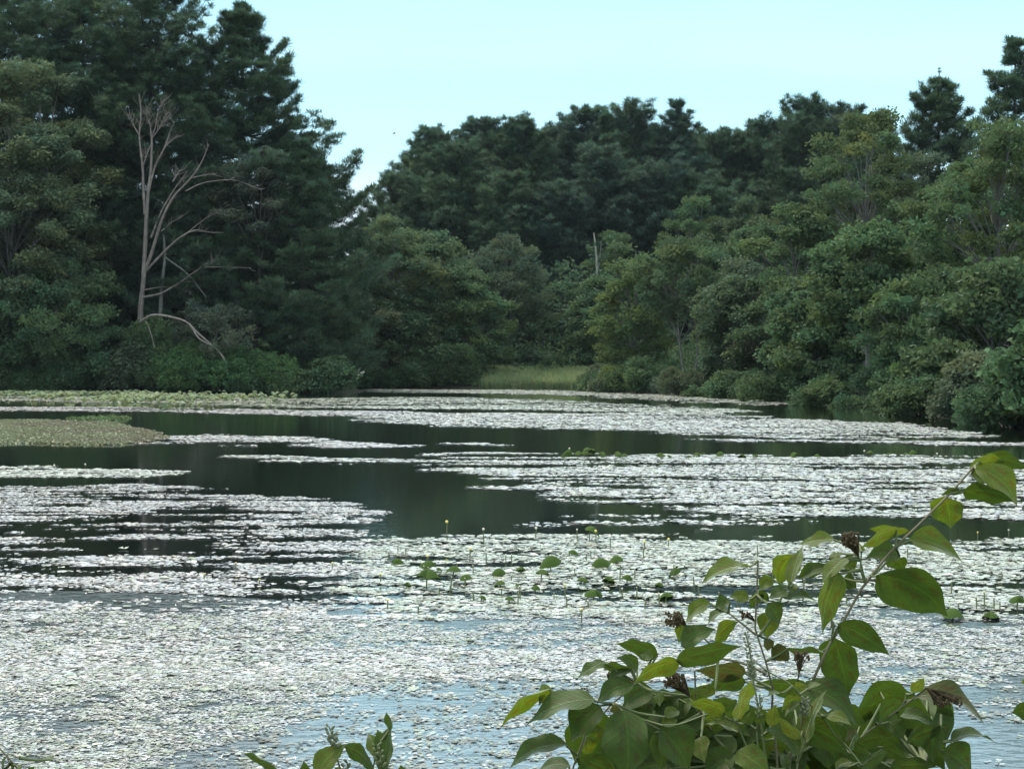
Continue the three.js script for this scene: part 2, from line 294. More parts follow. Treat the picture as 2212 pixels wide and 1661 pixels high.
broadleaf('grey_tree', 'small grey twiggy tree under the dead tree limbs', { x: 470, top: 655, D: 118.2, w: 190, col: GREY, seed: 205, low: 0.2, lobes: 12, dense: 0.5, size: 0.75 });
shrub('shore_shrub', 'bright green spreading shrub on the shore below the dead tree', { x: 480, D: 117.4, w: 320, h: 3.4, col: [0.085, 0.165, 0.052], seed: 211, dense: 1.2 });
shrub('shore_shrub', 'green shrub at the shore to the side of the bright shrub and pine', { x: 590, D: 117.2, w: 170, h: 2.2, col: DEEP, seed: 212 });
shrub('shore_shrub', 'dull brownish shrub between the maple and the bright green shrub', { x: 270, D: 117.6, w: 170, h: 3.6, col: DULL, seed: 213 });
shrub('shore_shrub', 'tall dark shrub hiding the foot of the tall dead tree', { x: 325, D: 118.5, w: 190, h: 5, col: DEEP, seed: 217 });
shrub('shore_shrub', 'dark shrub at the waterline under the low blue green tree', { x: 170, D: 117.2, w: 190, h: 2.3, col: DEEP, seed: 214 });
shrub('shore_shrub', 'dark shrub at the waterline at the foot of the large maple', { x: 20, D: 117.2, w: 240, h: 2.2, col: DEEP, seed: 215 });
shrub('shore_shrub', 'dark shrub under the low pine on the corner of the inlet', { x: 700, D: 118, w: 140, h: 2.6, col: DEEP, seed: 216 });

// the dead tree: each limb is a piece of its own
{
  const D = 119.6, Q = (u, v, dz = 0) => P(216.2 + 0.39046 * u, 165.8 + 0.39046 * v, D + dz), base = Q(214, 1745); base.y = groundY(base.x, D) - 0.1;
  const t = thing('dead_tree', 'tall bare dead tree with pale forked trunk and broken limbs', 'dead tree', base);
  const limb = (name, pts, q0, q1, r0 = q0 * 0.78, r1 = q1 * 0.8) => part(name, tapered(pts.map(([u, v, dz]) => Q(u, v, dz).sub(base)), r0, r1, 7, pts.length * 4, 0.35), M.deadWood, t);
  limb('trunk', [[214, 1760], [222, 1280], [240, 1100, 0], [246, 950], [252, 800], [262, 660], [280, 480, 0.1], [283, 330, 0.2]], 0.30, 0.085);
  const limbs = [
    [[[246, 760], [238, 640], [232, 500, -0.2], [215, 330, -0.3], [223, 200, -0.3], [215, 92, -0.2]], 0.13, 0.03], [[[213, 320, -0.3], [180, 265], [155, 212]], 0.06, 0.015], [[[233, 500, -0.2], [252, 440], [272, 385]], 0.05, 0.03],
    [[[283, 330, 0.2], [272, 260], [245, 195]], 0.06, 0.02], [[[284, 335, 0.2], [305, 270], [318, 190], [345, 130]], 0.06, 0.015], [[[286, 340, 0.2], [320, 290], [365, 200]], 0.05, 0.012], [[[300, 315, 0.2], [340, 270], [372, 205]], 0.035, 0.01], [[[277, 330, 0.2], [270, 190]], 0.04, 0.012],
    [[[270, 620], [300, 500], [350, 400, -0.5], [380, 320], [412, 243, -0.8]], 0.10, 0.02], [[[352, 395, -0.5], [385, 360], [424, 322]], 0.04, 0.012],
    [[[240, 1095], [290, 950, -0.4], [340, 790, -0.8], [400, 670, -1], [500, 560, -1.2], [560, 470, -1.3], [600, 372, -1.4]], 0.16, 0.025], [[[280, 890, -0.3], [340, 740, -0.5], [430, 590, -0.8], [484, 520, -1]], 0.10, 0.025],
    [[[500, 560, -1.2], [570, 545], [650, 533, -1.4]], 0.05, 0.012], [[[470, 632, -1.1], [560, 590], [700, 570, -1.6], [760, 576], [890, 625, -1.6]], 0.06, 0.012], [[[400, 580, -0.9], [435, 520]], 0.05, 0.015],
    [[[252, 1075], [340, 980, -0.4], [440, 890, -0.8], [520, 850, -1], [600, 860], [682, 863, -1.3]], 0.12, 0.02], [[[460, 880, -0.9], [560, 800], [645, 752, -1.3]], 0.05, 0.012], [[[335, 855, -0.7], [390, 810], [436, 782]], 0.05, 0.015],
    [[[228, 1220], [330, 1200, -0.5], [450, 1130, -0.9], [560, 1060, -1.1], [700, 1055], [835, 1057, -1.4]], 0.10, 0.015], [[[575, 1055, -1.1], [610, 1035], [645, 1012]], 0.04, 0.012], [[[240, 1180], [330, 1165, -0.3], [400, 1165], [500, 1190, -0.6]], 0.06, 0.015],
  ];
  for (const [pts, a, b] of limbs) limb('limb', pts, a, b);
  const rt = rng(2101), twigs = [];
  for (const [pts, , b] of limbs) { const c = new THREE.CatmullRomCurve3(pts.map((p) => Q(...p).sub(base))); for (let i = 0; i < 15; i++) { const k = 0.3 + 0.7 * rt(), p = c.getPointAt(k), d = c.getTangentAt(k).multiplyScalar(0.5).add(V3((rt() - 0.5) * 1.3, (rt() - 0.3) * 0.9, (rt() - 0.5) * 1.3)).multiplyScalar(0.5 + 0.7 * rt()); twigs.push(tapered([p, p.clone().addScaledVector(d, 0.55).add(V3(0, -0.04, 0)), p.clone().add(d)], 0.016, 0.006, 4, 4)); } }
  part('twig', mergeGeometries(twigs), M.deadWood, t, 'stuff');
  const s = Q(326, 1700); s.y = groundY(s.x, D) - 0.1;
  const t2 = thing('dead_tree', 'slim dead trunk standing close beside the tall dead tree', 'dead tree', s);
  part('trunk', tapered([V3(0, 0, 0), Q(332, 1290).sub(s), Q(342, 1130).sub(s), Q(356, 1000).sub(s), Q(350, 870).sub(s)], 0.2, 0.07, 7, 16, 0.3), M.greyBark, t2);
  part('limb', tapered([Q(358, 1000).sub(s), Q(480, 1090, -0.4).sub(s), Q(585, 1218, -0.7).sub(s)], 0.07, 0.03, 6, 9, 0.3), M.greyBark, t2);
  const Qf = (u, v, dz = 0) => P(216.2 + 0.39046 * u, 165.8 + 0.39046 * v, 116.6 + dz), b = Qf(705, 1640, -0.9); const t3 = thing('fallen_branch', 'pale broken branch arching down over the bright green shrub', 'branch', b);
  part('limb', tapered([[220, 1357], [280, 1320, -0.4], [370, 1325, -0.7], [480, 1360, -0.9], [540, 1420, -1], [620, 1490, -1.1], [680, 1550, -1], [708, 1650, -0.9]].map((a) => Qf(...a).sub(b)), 0.085, 0.035, 7, 26, 0.35), M.deadWood, t3);
  part('limb', tapered([[500, 1378, -0.9], [548, 1450, -1.2], [640, 1505, -1.3], [700, 1590, -1.2]].map((a) => Qf(...a).sub(b)), 0.07, 0.03, 6, 14, 0.3), M.deadWood, t3);
  part('limb', tapered([[240, 1335, -0.1], [268, 1390, -0.2], [300, 1500, -0.3]].map((a) => Qf(...a).sub(b)), 0.05, 0.02, 6, 9, 0.3), M.deadWood, t3);
  const l0 = P(741, 829, 122), l1 = P(786, 803, 124), t4 = thing('fallen_log', 'pale fallen log leaning out of the shrubs at the water', 'log', l0);
  part('trunk', tapered([V3(0, -0.2, 0), l1.clone().sub(l0).multiplyScalar(0.5), l1.clone().sub(l0)], 0.16, 0.08, 8, 10, 0.3), M.paleWood, t4);
  part('limb', tapered([l1.clone().sub(l0).multiplyScalar(0.6), l1.clone().sub(l0).multiplyScalar(0.75).add(V3(0.1, 0.5, 0))], 0.05, 0.02, 6, 5, 0.2), M.paleWood, t4);
}

// ---------------------------------------------------------------- the inlet and the far shore
broadleaf('maple_tree', 'round light green maple on the far side of the inlet, beside the pine boughs', { x: 845, top: 465, D: 144, w: 250, col: [0.118, 0.168, 0.076], seed: 301, low: 0.2, lobes: 30 });
broadleaf('maple_tree', 'broad light green maple with an even dome next to the round one', { x: 945, top: 505, D: 145, w: 230, col: [0.122, 0.172, 0.074], seed: 302, low: 0.15, lobes: 28 });
broadleaf('maple_tree', 'dull brownish green tree leaning over the water at the mouth of the inlet', { x: 790, top: 590, D: 141, w: 220, col: DULL, seed: 303, low: 0.03, lobes: 26 });
broadleaf('maple_tree', 'grey green tree with a brownish top in front of the dark pines', { x: 1085, top: 505, D: 152, w: 190, col: DULL, seed: 304, low: 0.2, lobes: 26 });
broadleaf('maple_tree', 'mid green tree between the light maples and the grass', { x: 1015, top: 590, D: 144, w: 200, col: GREEN, seed: 305, low: 0.04, lobes: 26 });
broadleaf('maple_tree', 'dark tree with hanging foliage in front of the light maples', { x: 880, top: 640, D: 141.5, w: 200, col: DEEP, seed: 306, low: 0.03, lobes: 22 });
shrub('shore_shrub', 'rounded shrub with yellowish tips beside the far grass', { x: 985, D: 140, w: 150, h: 3.3, col: GREEN, seed: 311 });
shrub('shore_shrub', 'dark shrub overhanging the water under the light maples', { x: 905, D: 140.2, w: 150, h: 2.6, col: DEEP, seed: 312 });
shrub('shore_shrub', 'low dark shrub at the waterline beside the pale fallen log', { x: 825, D: 140.2, w: 150, h: 2.3, col: DEEP, seed: 313 });
const BACK = 'pines behind the far shore';
for (const [i, [x, top, w, dd, c]] of [[865, 392, 231, 178, 0], [930, 288, 225, 182, 0], [1040, 255, 244, 184, 1], [1125, 268, 231, 180, 0], [1190, 285, 231, 188, 1], [1255, 245, 231, 182, 1], [1350, 243, 256, 180, 0], [1462, 216, 280, 178, 1], [1545, 292, 231, 184, 0], [1605, 288, 219, 186, 1], [1665, 268, 231, 182, 0], [1738, 230, 256, 176, 0], [1822, 235, 231, 180, 1], [985, 330, 244, 173, 0], [1300, 330, 231, 172, 1], [1400, 380, 256, 170, 1], [1520, 400, 231, 168, 0], [1100, 390, 231, 168, 0], [1210, 400, 231, 168, 1]].entries())
  pine('white_pine', x < 900 ? 'pine at the open end of the far row, next to the sky gap' : x === 1462 ? 'tallest pointed pine of the row behind the far shore' : i > 12 ? 'lower dark pine standing in front of the row behind the far shore' : 'dark pine in the row behind the far shore', { x, top, D: dd, w, seed: 460 + i * 3, col: c ? PINE_BLUE : PINE, group: BACK, shape: x === 1462 ? 0.42 : 0.5 + 0.25 * hash2(i, 4), point: x === 1462 ? 0.8 : 0.5, lift: 0.6 + 0.5 * hash2(i, 9), tuft: 1.2, step: 1.2, dense: 1, low: 0.12 });
for (const [i, [x, top, w]] of [[900, 350, 230], [985, 300, 240], [1085, 290, 240], [1160, 300, 230], [1225, 300, 230], [1300, 275, 230], [1400, 285, 240], [1500, 300, 240], [1575, 320, 230], [1635, 315, 230], [1700, 300, 240], [1780, 280, 240]].entries()) pine('white_pine', 'pine of the second row, showing between the tops of the far row', { x, top, D: 200, w, seed: 430 + i, col: i % 2 ? PINE : PINE_BLUE, group: BACK, shape: 0.55, point: 0.5, lift: 0.9, tuft: 1.4, step: 1.5, dense: 0.8, low: 0.3 });
broadleaf('maple_tree', 'slender olive tree in front of the tallest far pine', { x: 1500, top: 425, D: 160, w: 150, col: GREEN, seed: 451, low: 0.35, lobes: 20 });
broadleaf('maple_tree', 'pale olive tree beside the slender one in front of the pines', { x: 1600, top: 430, D: 156, w: 190, col: [0.08, 0.115, 0.05], seed: 452, low: 0.2, lobes: 24 });
broadleaf('maple_tree', 'small dark tree behind the grass in the shade of the pines', { x: 1215, top: 610, D: 157, w: 140, col: DEEP, seed: 453, low: 0.15, lobes: 18 });
broadleaf('maple_tree', 'dim green tree behind the yellow green tree and the pale snag', { x: 1330, top: 500, D: 160, w: 170, col: DEEP, seed: 454, low: 0.2, lobes: 20 });
broadleaf('maple_tree', 'dark tree in front of the foot of the pale snag', { x: 1290, top: 600, D: 148, w: 150, col: DEEP, seed: 455, low: 0.05, lobes: 22 });
{
  const b = P(1288, 700, 156); b.y = groundY(b.x, 156) - 0.1;
  const t = thing('dead_tree', 'pale broken snag standing against the dark far pines', 'dead tree', b);
  part('trunk', tapered([V3(0, 0, 0), P(1290, 600, 156).sub(b), P(1288, 545, 156).sub(b), P(1283, 503, 156).sub(b)], 0.16, 0.06, 7, 12, 0.4), M.paleWood, t);
  part('limb', tapered([P(1290, 590, 156).sub(b), P(1296, 555, 156.3).sub(b), P(1299, 520, 156.5).sub(b)], 0.08, 0.025, 6, 7, 0.3), M.greyBark, t);
}
const BANK = 'low shrubs behind the far grass';
for (let i = 0; i < 9; i++) { const r = rng(470 + i); shrub('bank_shrub', 'low green shrub in the hedge behind the far grass', { x: 1060 + i * 31 + r() * 14, D: 147.5 + r() * 3, w: 75 + r() * 30, h: 1.6 + r() * 0.8, col: i % 3 ? GREEN : DULL, seed: 480 + i, group: BANK }); }
{
  const r = rng(77), blade = (() => { const pos = []; for (let i = 0; i < 14; i++) { const a = r() * 6.283, l = 0.6 + r() * 0.5, x = (r() - 0.5) * 0.3, z = (r() - 0.5) * 0.3, bx = Math.cos(a) * l * 0.35, bz = Math.sin(a) * l * 0.35, w = 0.02; const A = [x - w, 0, z], B = [x + w, 0, z], Cc = [x + bx * 0.35 + w, l * 0.6, z + bz * 0.35], E = [x + bx, l, z + bz]; pos.push(...A, ...B, ...Cc, ...A, ...Cc, ...E); } const g = new THREE.BufferGeometry(); g.setAttribute('position', new THREE.Float32BufferAttribute(pos, 3)); g.computeVertexNormals(); return g; })();
  const list = [];
  for (let i = 0; i < 5200; i++) { const x = lerp(-3, 8.5, r()), d = lerp(140.6, 147, r()), s = 0.4 + 0.5 * r(); if (shoreDistance(x, d) < -0.6) continue; list.push([mat4(V3(x, Math.max(-0.05, groundY(x, d)), -d), 0, r() * 6.283, 0, s), tint(r() < 0.25 ? [0.38, 0.37, 0.18] : [0.27, 0.34, 0.14], r, 0.2, 0.12)]); }
  const g = copies('reed_grass', blade, M.grass, list, scene); tag(g, 'pale green marsh grass along the far end of the pond', 'grass', null, 'stuff');
}

// ---------------------------------------------------------------- the right shore
broadleaf('maple_tree', 'yellow green tree at the corner beside the far grass', { x: 1372, top: 560, D: 123, w: 190, col: LIME, seed: 501, low: 0.05, lobes: 26 });
broadleaf('maple_tree', 'rounded green tree with two thin pale trunks at the water', { x: 1490, top: 518, D: 117, w: 250, col: [0.090, 0.138, 0.058], seed: 502, low: 0.42, lobes: 30, trunks: 2 });
broadleaf('maple_tree', 'grey green tree behind the brown shrub on the right bank', { x: 1605, top: 560, D: 110, w: 200, col: DULL, seed: 503, low: 0.02, lobes: 26 });
broadleaf('maple_tree', 'tall green tree standing out in front of the far pines', { x: 1720, top: 440, D: 104, w: 230, col: GREEN, seed: 504, low: 0.02, lobes: 30 });
broadleaf('maple_tree', 'tallest broad maple with a yellowish top on the right bank', { x: 1870, top: 238, D: 104, w: 330, col: [0.105, 0.148, 0.056], seed: 505, low: 0.15, lobes: 38, dense: 1.1 });
broadleaf('maple_tree', 'green maple with a straight pale trunk showing above the water', { x: 1870, top: 480, D: 87, w: 240, col: GREEN, seed: 506, low: 0.34, lobes: 30 });
broadleaf('maple_tree', 'dark tree filling in behind the brown shrub and the straight trunk', { x: 1755, top: 590, D: 95, w: 210, col: DEEP, seed: 507, low: 0.02, lobes: 26 });
broadleaf('maple_tree', 'large green maple high over the bank with forked limbs', { x: 2150, top: 258, D: 80, w: 350, col: [0.100, 0.148, 0.054], seed: 508, low: 0.12, lobes: 36, dense: 1.1 });
broadleaf('maple_tree', 'broad green tree overhanging the water below the large maple', { x: 2150, top: 560, D: 69, w: 330, col: [0.078, 0.128, 0.054], seed: 509, low: 0.02, lobes: 34 });
broadleaf('maple_tree', 'dark recessed tree in the shade between two maples', { x: 1990, top: 520, D: 92, w: 200, col: DEEP, seed: 510, low: 0.05, lobes: 26 });
broadleaf('maple_tree', 'shaded tree behind the shrubs at the bend of the right bank', { x: 2010, top: 640, D: 78, w: 190, col: DEEP, seed: 511, low: 0.02, lobes: 24 });
broadleaf('maple_tree', 'bushy green tree reaching out over the water at the bank end', { x: 2290, top: 690, D: 58, w: 260, col: GREEN, seed: 512, low: 0.05, lobes: 26 });
broadleaf('maple_tree', 'tall leafy tree beyond the large maple, partly hidden by it', { x: 2300, top: 200, D: 92, w: 300, col: DEEP, seed: 513, low: 0.2, lobes: 30 });
broadleaf('maple_tree', 'tree with a rounded olive crown behind the tallest broad maple', { x: 1985, top: 330, D: 112, w: 240, col: DULL, seed: 514, low: 0.2, lobes: 28 });
broadleaf('maple_tree', 'dark green tree between the tall green tree and the far pines', { x: 1660, top: 480, D: 128, w: 220, col: DEEP, seed: 515, low: 0.1, lobes: 26 });
broadleaf('maple_tree', 'tree hanging down to the water between the straight trunk and the broad tree', { x: 1975, top: 600, D: 77, w: 230, col: GREEN, seed: 517, low: 0.03, lobes: 26 });
broadleaf('maple_tree', 'leafy tree hanging over the bank between the brown shrub and the straight trunk', { x: 1765, top: 640, D: 93, w: 200, col: GREEN, seed: 518, low: 0.03, lobes: 24 });
broadleaf('maple_tree', 'spreading tree in front of the tall green tree and the rounded one', { x: 1590, top: 600, D: 108, w: 210, col: [0.092, 0.138, 0.062], seed: 519, low: 0.04, lobes: 26 });
broadleaf('maple_tree', 'dense dark tree closing the gap behind the large maple', { x: 2100, top: 360, D: 100, w: 300, col: DEEP, seed: 516, low: 0.1, lobes: 28 });
pine('white_pine', 'bushy pine with spiky upright tips behind the tallest broad maple', { x: 2030, top: 152, D: 122, w: 210, seed: 521, shape: 0.7, dense: 1.3 });
pine('white_pine', 'pine with separate tufted boughs against the sky on the right bank', { x: 2195, top: 85, D: 112, w: 260, seed: 522, shape: 0.6, dense: 0.9 });
pine('white_pine', 'small pine top showing just past the tallest broad maple', { x: 1900, top: 240, D: 150, w: 200, seed: 523, shape: 0.6 });
for (const [i, [x, D, w, h, c, label]] of [[1395, 118.5, 160, 2.4, DEEP, 'dark shrub at the waterline below the rounded tree with pale trunks'], [1455, 115.5, 90, 1.2, DULL, 'small grey green shrub at the foot of the two pale trunks'], [1570, 112, 120, 2.2, DEEP, 'dark low shrub between the pale trunks and the brown shrub'], [1645, 106, 160, 4.2, RUST, 'brown tinged round shrub on the right bank'], [1745, 98, 160, 2.6, DULL, 'dull dark shrub beside the brown tinged shrub'], [1815, 91, 130, 2.0, DEEP, 'dark shrub at the water beside the straight pale trunk'], [1920, 84.5, 170, 2.6, DEEP, 'blue green shrub on the other side of the straight pale trunk'], [2010, 76, 170, 2.6, DEEP, 'dark spreading shrub at the bend of the right bank'], [2090, 68.5, 150, 2.5, [0.09, 0.155, 0.045], 'brighter green shrub at the water under the broad tree'], [2170, 64, 160, 2.2, DULL, 'dull green shrub in the shade under the broad tree'], [2225, 59, 170, 2.3, [0.12, 0.14, 0.07], 'light olive shrub at the end of the right bank'], [1345, 121, 120, 2.2, LIME, 'light green shrub below the yellow green tree']].entries())
  shrub('shore_shrub', label, { x, D, w, h, col: c, seed: 541 + i });

for (let k = 0; k < SHORE.length - 1; k++) {
  const [xa, da] = SHORE[k], [xb, db] = SHORE[k + 1]; if (xa < 6.2 || da < 50 || db > da) continue;
  const n = Math.max(1, Math.round(Math.hypot(xb - xa, db - da) / 5));
  for (let i = 0; i < n; i++) { const r = rng(700 + k * 20 + i), t = (i + r() * 0.6) / n, x = lerp(xa, xb, t) - 0.2, d = lerp(da, db, t) - 0.2; shrub('bank_shrub', 'low dark shrub hanging over the water along the right bank', { x: CX + x / d * F, D: d, w: (2.6 + r() * 1.4) / d * F, h: [1515, 1855].some((q) => Math.abs(CX + x / d * F - q) < 45) ? 0.7 : 1.3 + r() * 1.1, col: [DEEP, DULL, GREEN][Math.floor(r() * 3)], seed: 720 + k * 20 + i, group: 'shrubs hanging over the water along the right bank' }); }
}
// the wood behind and beside, which reads as one dark mass between the trunks
{
  const r = rng(900), near = [], far = [];
  const put = (list, x, d, h0, h1, col, s) => list.push([mat4(V3(x, groundY(x, d) + lerp(h0, h1, r()), -d), (r() - 0.5), r() * 6.283, (r() - 0.5), s * (0.7 + 0.6 * r())), tint(col, r, 0.25, 0.15)]);
  for (let i = 0; i < 26000; i++) { const x = lerp(-75, 75, r()), d = lerp(20, 178, r()), s = shoreDistance(x, d); if (s < 0.6 || s > 30 || Math.abs(x) > d * 0.42 + 6) continue; const n = fbm(x * 0.25, d * 0.25, 3); put(near, x, d, 0, (0.6 + 3.2 * n) * smooth(0, 3, s), DEEP, 1.1); }
  for (let i = 0; i < 30000; i++) { const d = lerp(126, 225, Math.pow(r(), 0.6)), x = lerp(-0.40, 0.40, r()) * d, s = shoreDistance(x, d); if (s < 9) continue; const n = fbm(x * 0.12 + 3, d * 0.12, 3), left = x / d < -0.11 ? 15 : 11; put(far, x, d, 0, Math.min(s * 0.8, left * (0.5 + n * 0.7)), PINE, 1.7); }
  tag(copies('undergrowth', CLUSTERS[1], M.leaves, near, scene), 'dark undergrowth on the banks between the trunks', 'undergrowth', null, 'stuff');
  tag(copies('distant_wood', CLUSTERS[2], M.leaves, far, scene), 'shaded wood filling in behind the shore trees', 'wood', null, 'stuff');
}

// ---------------------------------------------------------------- what floats on the water
function padShape(seed, curl) {                                                             // a round floating leaf with a notch and a lifted rim
  const r = rng(seed), n = 10, pos = [], idx = [], rim = []; pos.push(0, 0, 0);
  for (let ring = 1; ring <= 2; ring++) for (let i = 0; i <= n; i++) {
    const a = 0.22 + (6.283 - 0.44) * i / n, k = ring === 1 ? 0.62 : 1, w = k * (1 + (i % n ? (hash2(seed, i) - 0.5) * 0.12 : 0)), c = ring === 2 ? (rim[i] ??= curl * Math.pow(r(), 2.2)) : curl * 0.05;
    pos.push(Math.cos(a) * w, c, Math.sin(a) * w * 0.9);
  }
  for (let i = 0; i < n; i++) { const a = 1 + i, b = n + 2 + i; idx.push(0, a + 1, a, a, a + 1, b, a + 1, b + 1, b); }
  const g = new THREE.BufferGeometry(); g.setAttribute('position', new THREE.Float32BufferAttribute(pos, 3)); g.setIndex(idx); g.computeVertexNormals(); return g;
}
function padCluster(seed) {                                                                  // seven small floating leaves that drift together
  const r = rng(seed), pos = [], idx = [];
  for (let k = 0; k < 7; k++) {
    const a0 = r() * 6.283, d = k ? 1.5 + 2.6 * Math.sqrt(r()) : 0, ox = Math.cos(a0) * d, oz = Math.sin(a0) * d, s = 0.55 + 0.75 * r(), tx = (r() - 0.5) * 0.24, tz = (r() - 0.5) * 0.24, turn = r() * 6.283, lift = r() * 0.12, b = pos.length / 3, curl = 0.04 + 0.3 * Math.pow(r(), 4);
    pos.push(ox, lift, oz);
    for (let i = 0; i <= 8; i++) { const a = 0.25 + 5.783 * i / 8 + turn, w = s * (0.88 + 0.2 * r()), x = Math.cos(a) * w, z = Math.sin(a) * w * 0.9; pos.push(ox + x, lift + x * tx + z * tz + curl * Math.pow(r(), 2), oz + z); }
    for (let i = 0; i < 8; i++) idx.push(b, b + 2 + i, b + 1 + i);
  }
  const g = new THREE.BufferGeometry(); g.setAttribute('position', new THREE.Float32BufferAttribute(pos, 3)); g.setIndex(idx); g.computeVertexNormals(); return g;
}
const padMat = new THREE.MeshPhysicalMaterial({ color: C(1, 1, 1), roughness: 0.5, ior: 1.5, clearcoat: 1, clearcoatRoughness: 0.36, side: THREE.DoubleSide });
const inPoly = (poly, x, y) => { let c = false; for (let i = 0, j = poly.length - 1; i < poly.length; j = i++) { const [a, b] = poly[i], [e, f] = poly[j]; if ((b > y) !== (f > y) && x < (e - a) * (y - b) / (f - b) + a) c = !c; } return c; };
// beds of floating leaves: outline, share of the water covered, how patchy, size of leaf, tones
const WITHERED = [0.13, 0.115, 0.07], TAN = [0.41, 0.385, 0.335], OLIVE = [0.25, 0.27, 0.16], PINK = [0.43, 0.39, 0.38], PALE = [0.42, 0.44, 0.33];
const BEDS = [
  { poly: [[-120, 1318], [300, 1330], [700, 1328], [1500, 1312], [2400, 1330], [2400, 1470], [1500, 1465], [900, 1480], [-120, 1500]], cover: 0.85, patch: 0.8, size: 0.017, tones: [TAN, OLIVE, PINK], gap: 0.3 },
  { poly: [[-120, 1440], [2400, 1440], [2400, 1760], [-120, 1760]], cover: 0.30, patch: 1, size: 0.017, tones: [TAN, OLIVE, WITHERED, WITHERED], gap: 0.34 },
  { poly: [[-120, 1440], [900, 1440], [700, 1560], [300, 1680], [-120, 1760]], cover: 0.55, patch: 0.7, size: 0.014, tones: [TAN, PINK, OLIVE], gap: 0.3 },
  { poly: [[-120, 1395], [600, 1400], [1500, 1390], [1500, 1475], [700, 1470], [-120, 1480]], cover: 0.7, patch: 0.6, size: 0.023, tones: [TAN, PINK], gap: 0.42 },
  { poly: [[800, 1158], [1300, 1152], [2400, 1168], [2400, 1350], [820, 1335], [720, 1260]], cover: 1.62, patch: 0.35, size: 0.040, tones: [TAN, OLIVE, PALE], gap: 0.46 },
  { poly: [[-120, 1050], [300, 1045], [560, 1062], [800, 1090], [780, 1180], [840, 1340], [-120, 1345]], cover: 1.3, patch: 1, size: 0.032, tones: [TAN, PINK], gap: 0.47 },
  { poly: [[470, 990], [640, 985], [900, 994], [1000, 978], [1500, 984], [2400, 988], [2400, 1128], [1900, 1120], [1560, 1112], [1250, 1085], [1050, 1052], [1180, 1040], [960, 1026], [860, 1010], [640, 1000]], cover: 1.76, patch: 0.35, size: 0.054, tones: [TAN, PALE, PINK], gap: 0.46 },
  { poly: [[1000, 1118], [1500, 1112], [1750, 1125], [1600, 1150], [1100, 1140]], cover: 0.68, patch: 1, size: 0.049, tones: [TAN], gap: 0.50 },
  { poly: [[-120, 1008], [150, 1010], [300, 1018], [380, 1028], [200, 1032], [-120, 1032]], cover: 1.65, patch: 0.3, size: 0.054, tones: [TAN, PALE], gap: 0.42 },
  { poly: [[330, 943], [520, 940], [760, 953], [935, 964], [760, 968], [400, 961], [330, 958]], cover: 1.65, patch: 0.2, size: 0.065, tones: [TAN, PINK], gap: 0.42 },
  { poly: [[960, 957], [1120, 962], [1110, 965], [960, 960]], cover: 1.56, patch: 0, size: 0.065, tones: [TAN], gap: 0.00 },
  { poly: [[780, 899], [1060, 892], [1450, 894], [1900, 911], [2160, 944], [1960, 950], [1500, 939], [1150, 925], [830, 913]], cover: 1.76, patch: 0.3, size: 0.071, tones: [TAN, PALE, PINK], gap: 0.42 },
  { poly: [[1500, 946], [1900, 953], [2400, 964], [2400, 969], [1900, 959], [1500, 950]], cover: 1.56, patch: 0.2, size: 0.071, tones: [PINK, TAN], gap: 0.20 },
  { poly: [[-120, 878], [300, 881], [760, 889], [1300, 902], [1300, 907], [700, 897], [300, 890], [-120, 887]], cover: 1.46, patch: 0.3, size: 0.081, tones: [PINK, TAN], gap: 0.42 },
  { poly: [[-120, 845], [250, 852], [600, 862], [850, 858], [1000, 858], [1200, 865], [1480, 880], [1640, 890], [1500, 895], [1250, 889], [1000, 884], [700, 882], [400, 874], [0, 866], [-120, 864]], cover: 1.65, patch: 0.35, size: 0.086, tones: [PALE, OLIVE, TAN], gap: 0.46 },
  { poly: [[760, 841], [1060, 842], [1280, 845], [1480, 857], [1720, 872], [1700, 876], [1400, 861], [1200, 852], [900, 848], [760, 846]], cover: 1.65, patch: 0.2, size: 0.091, tones: [TAN, PALE], gap: 0.25 },
];
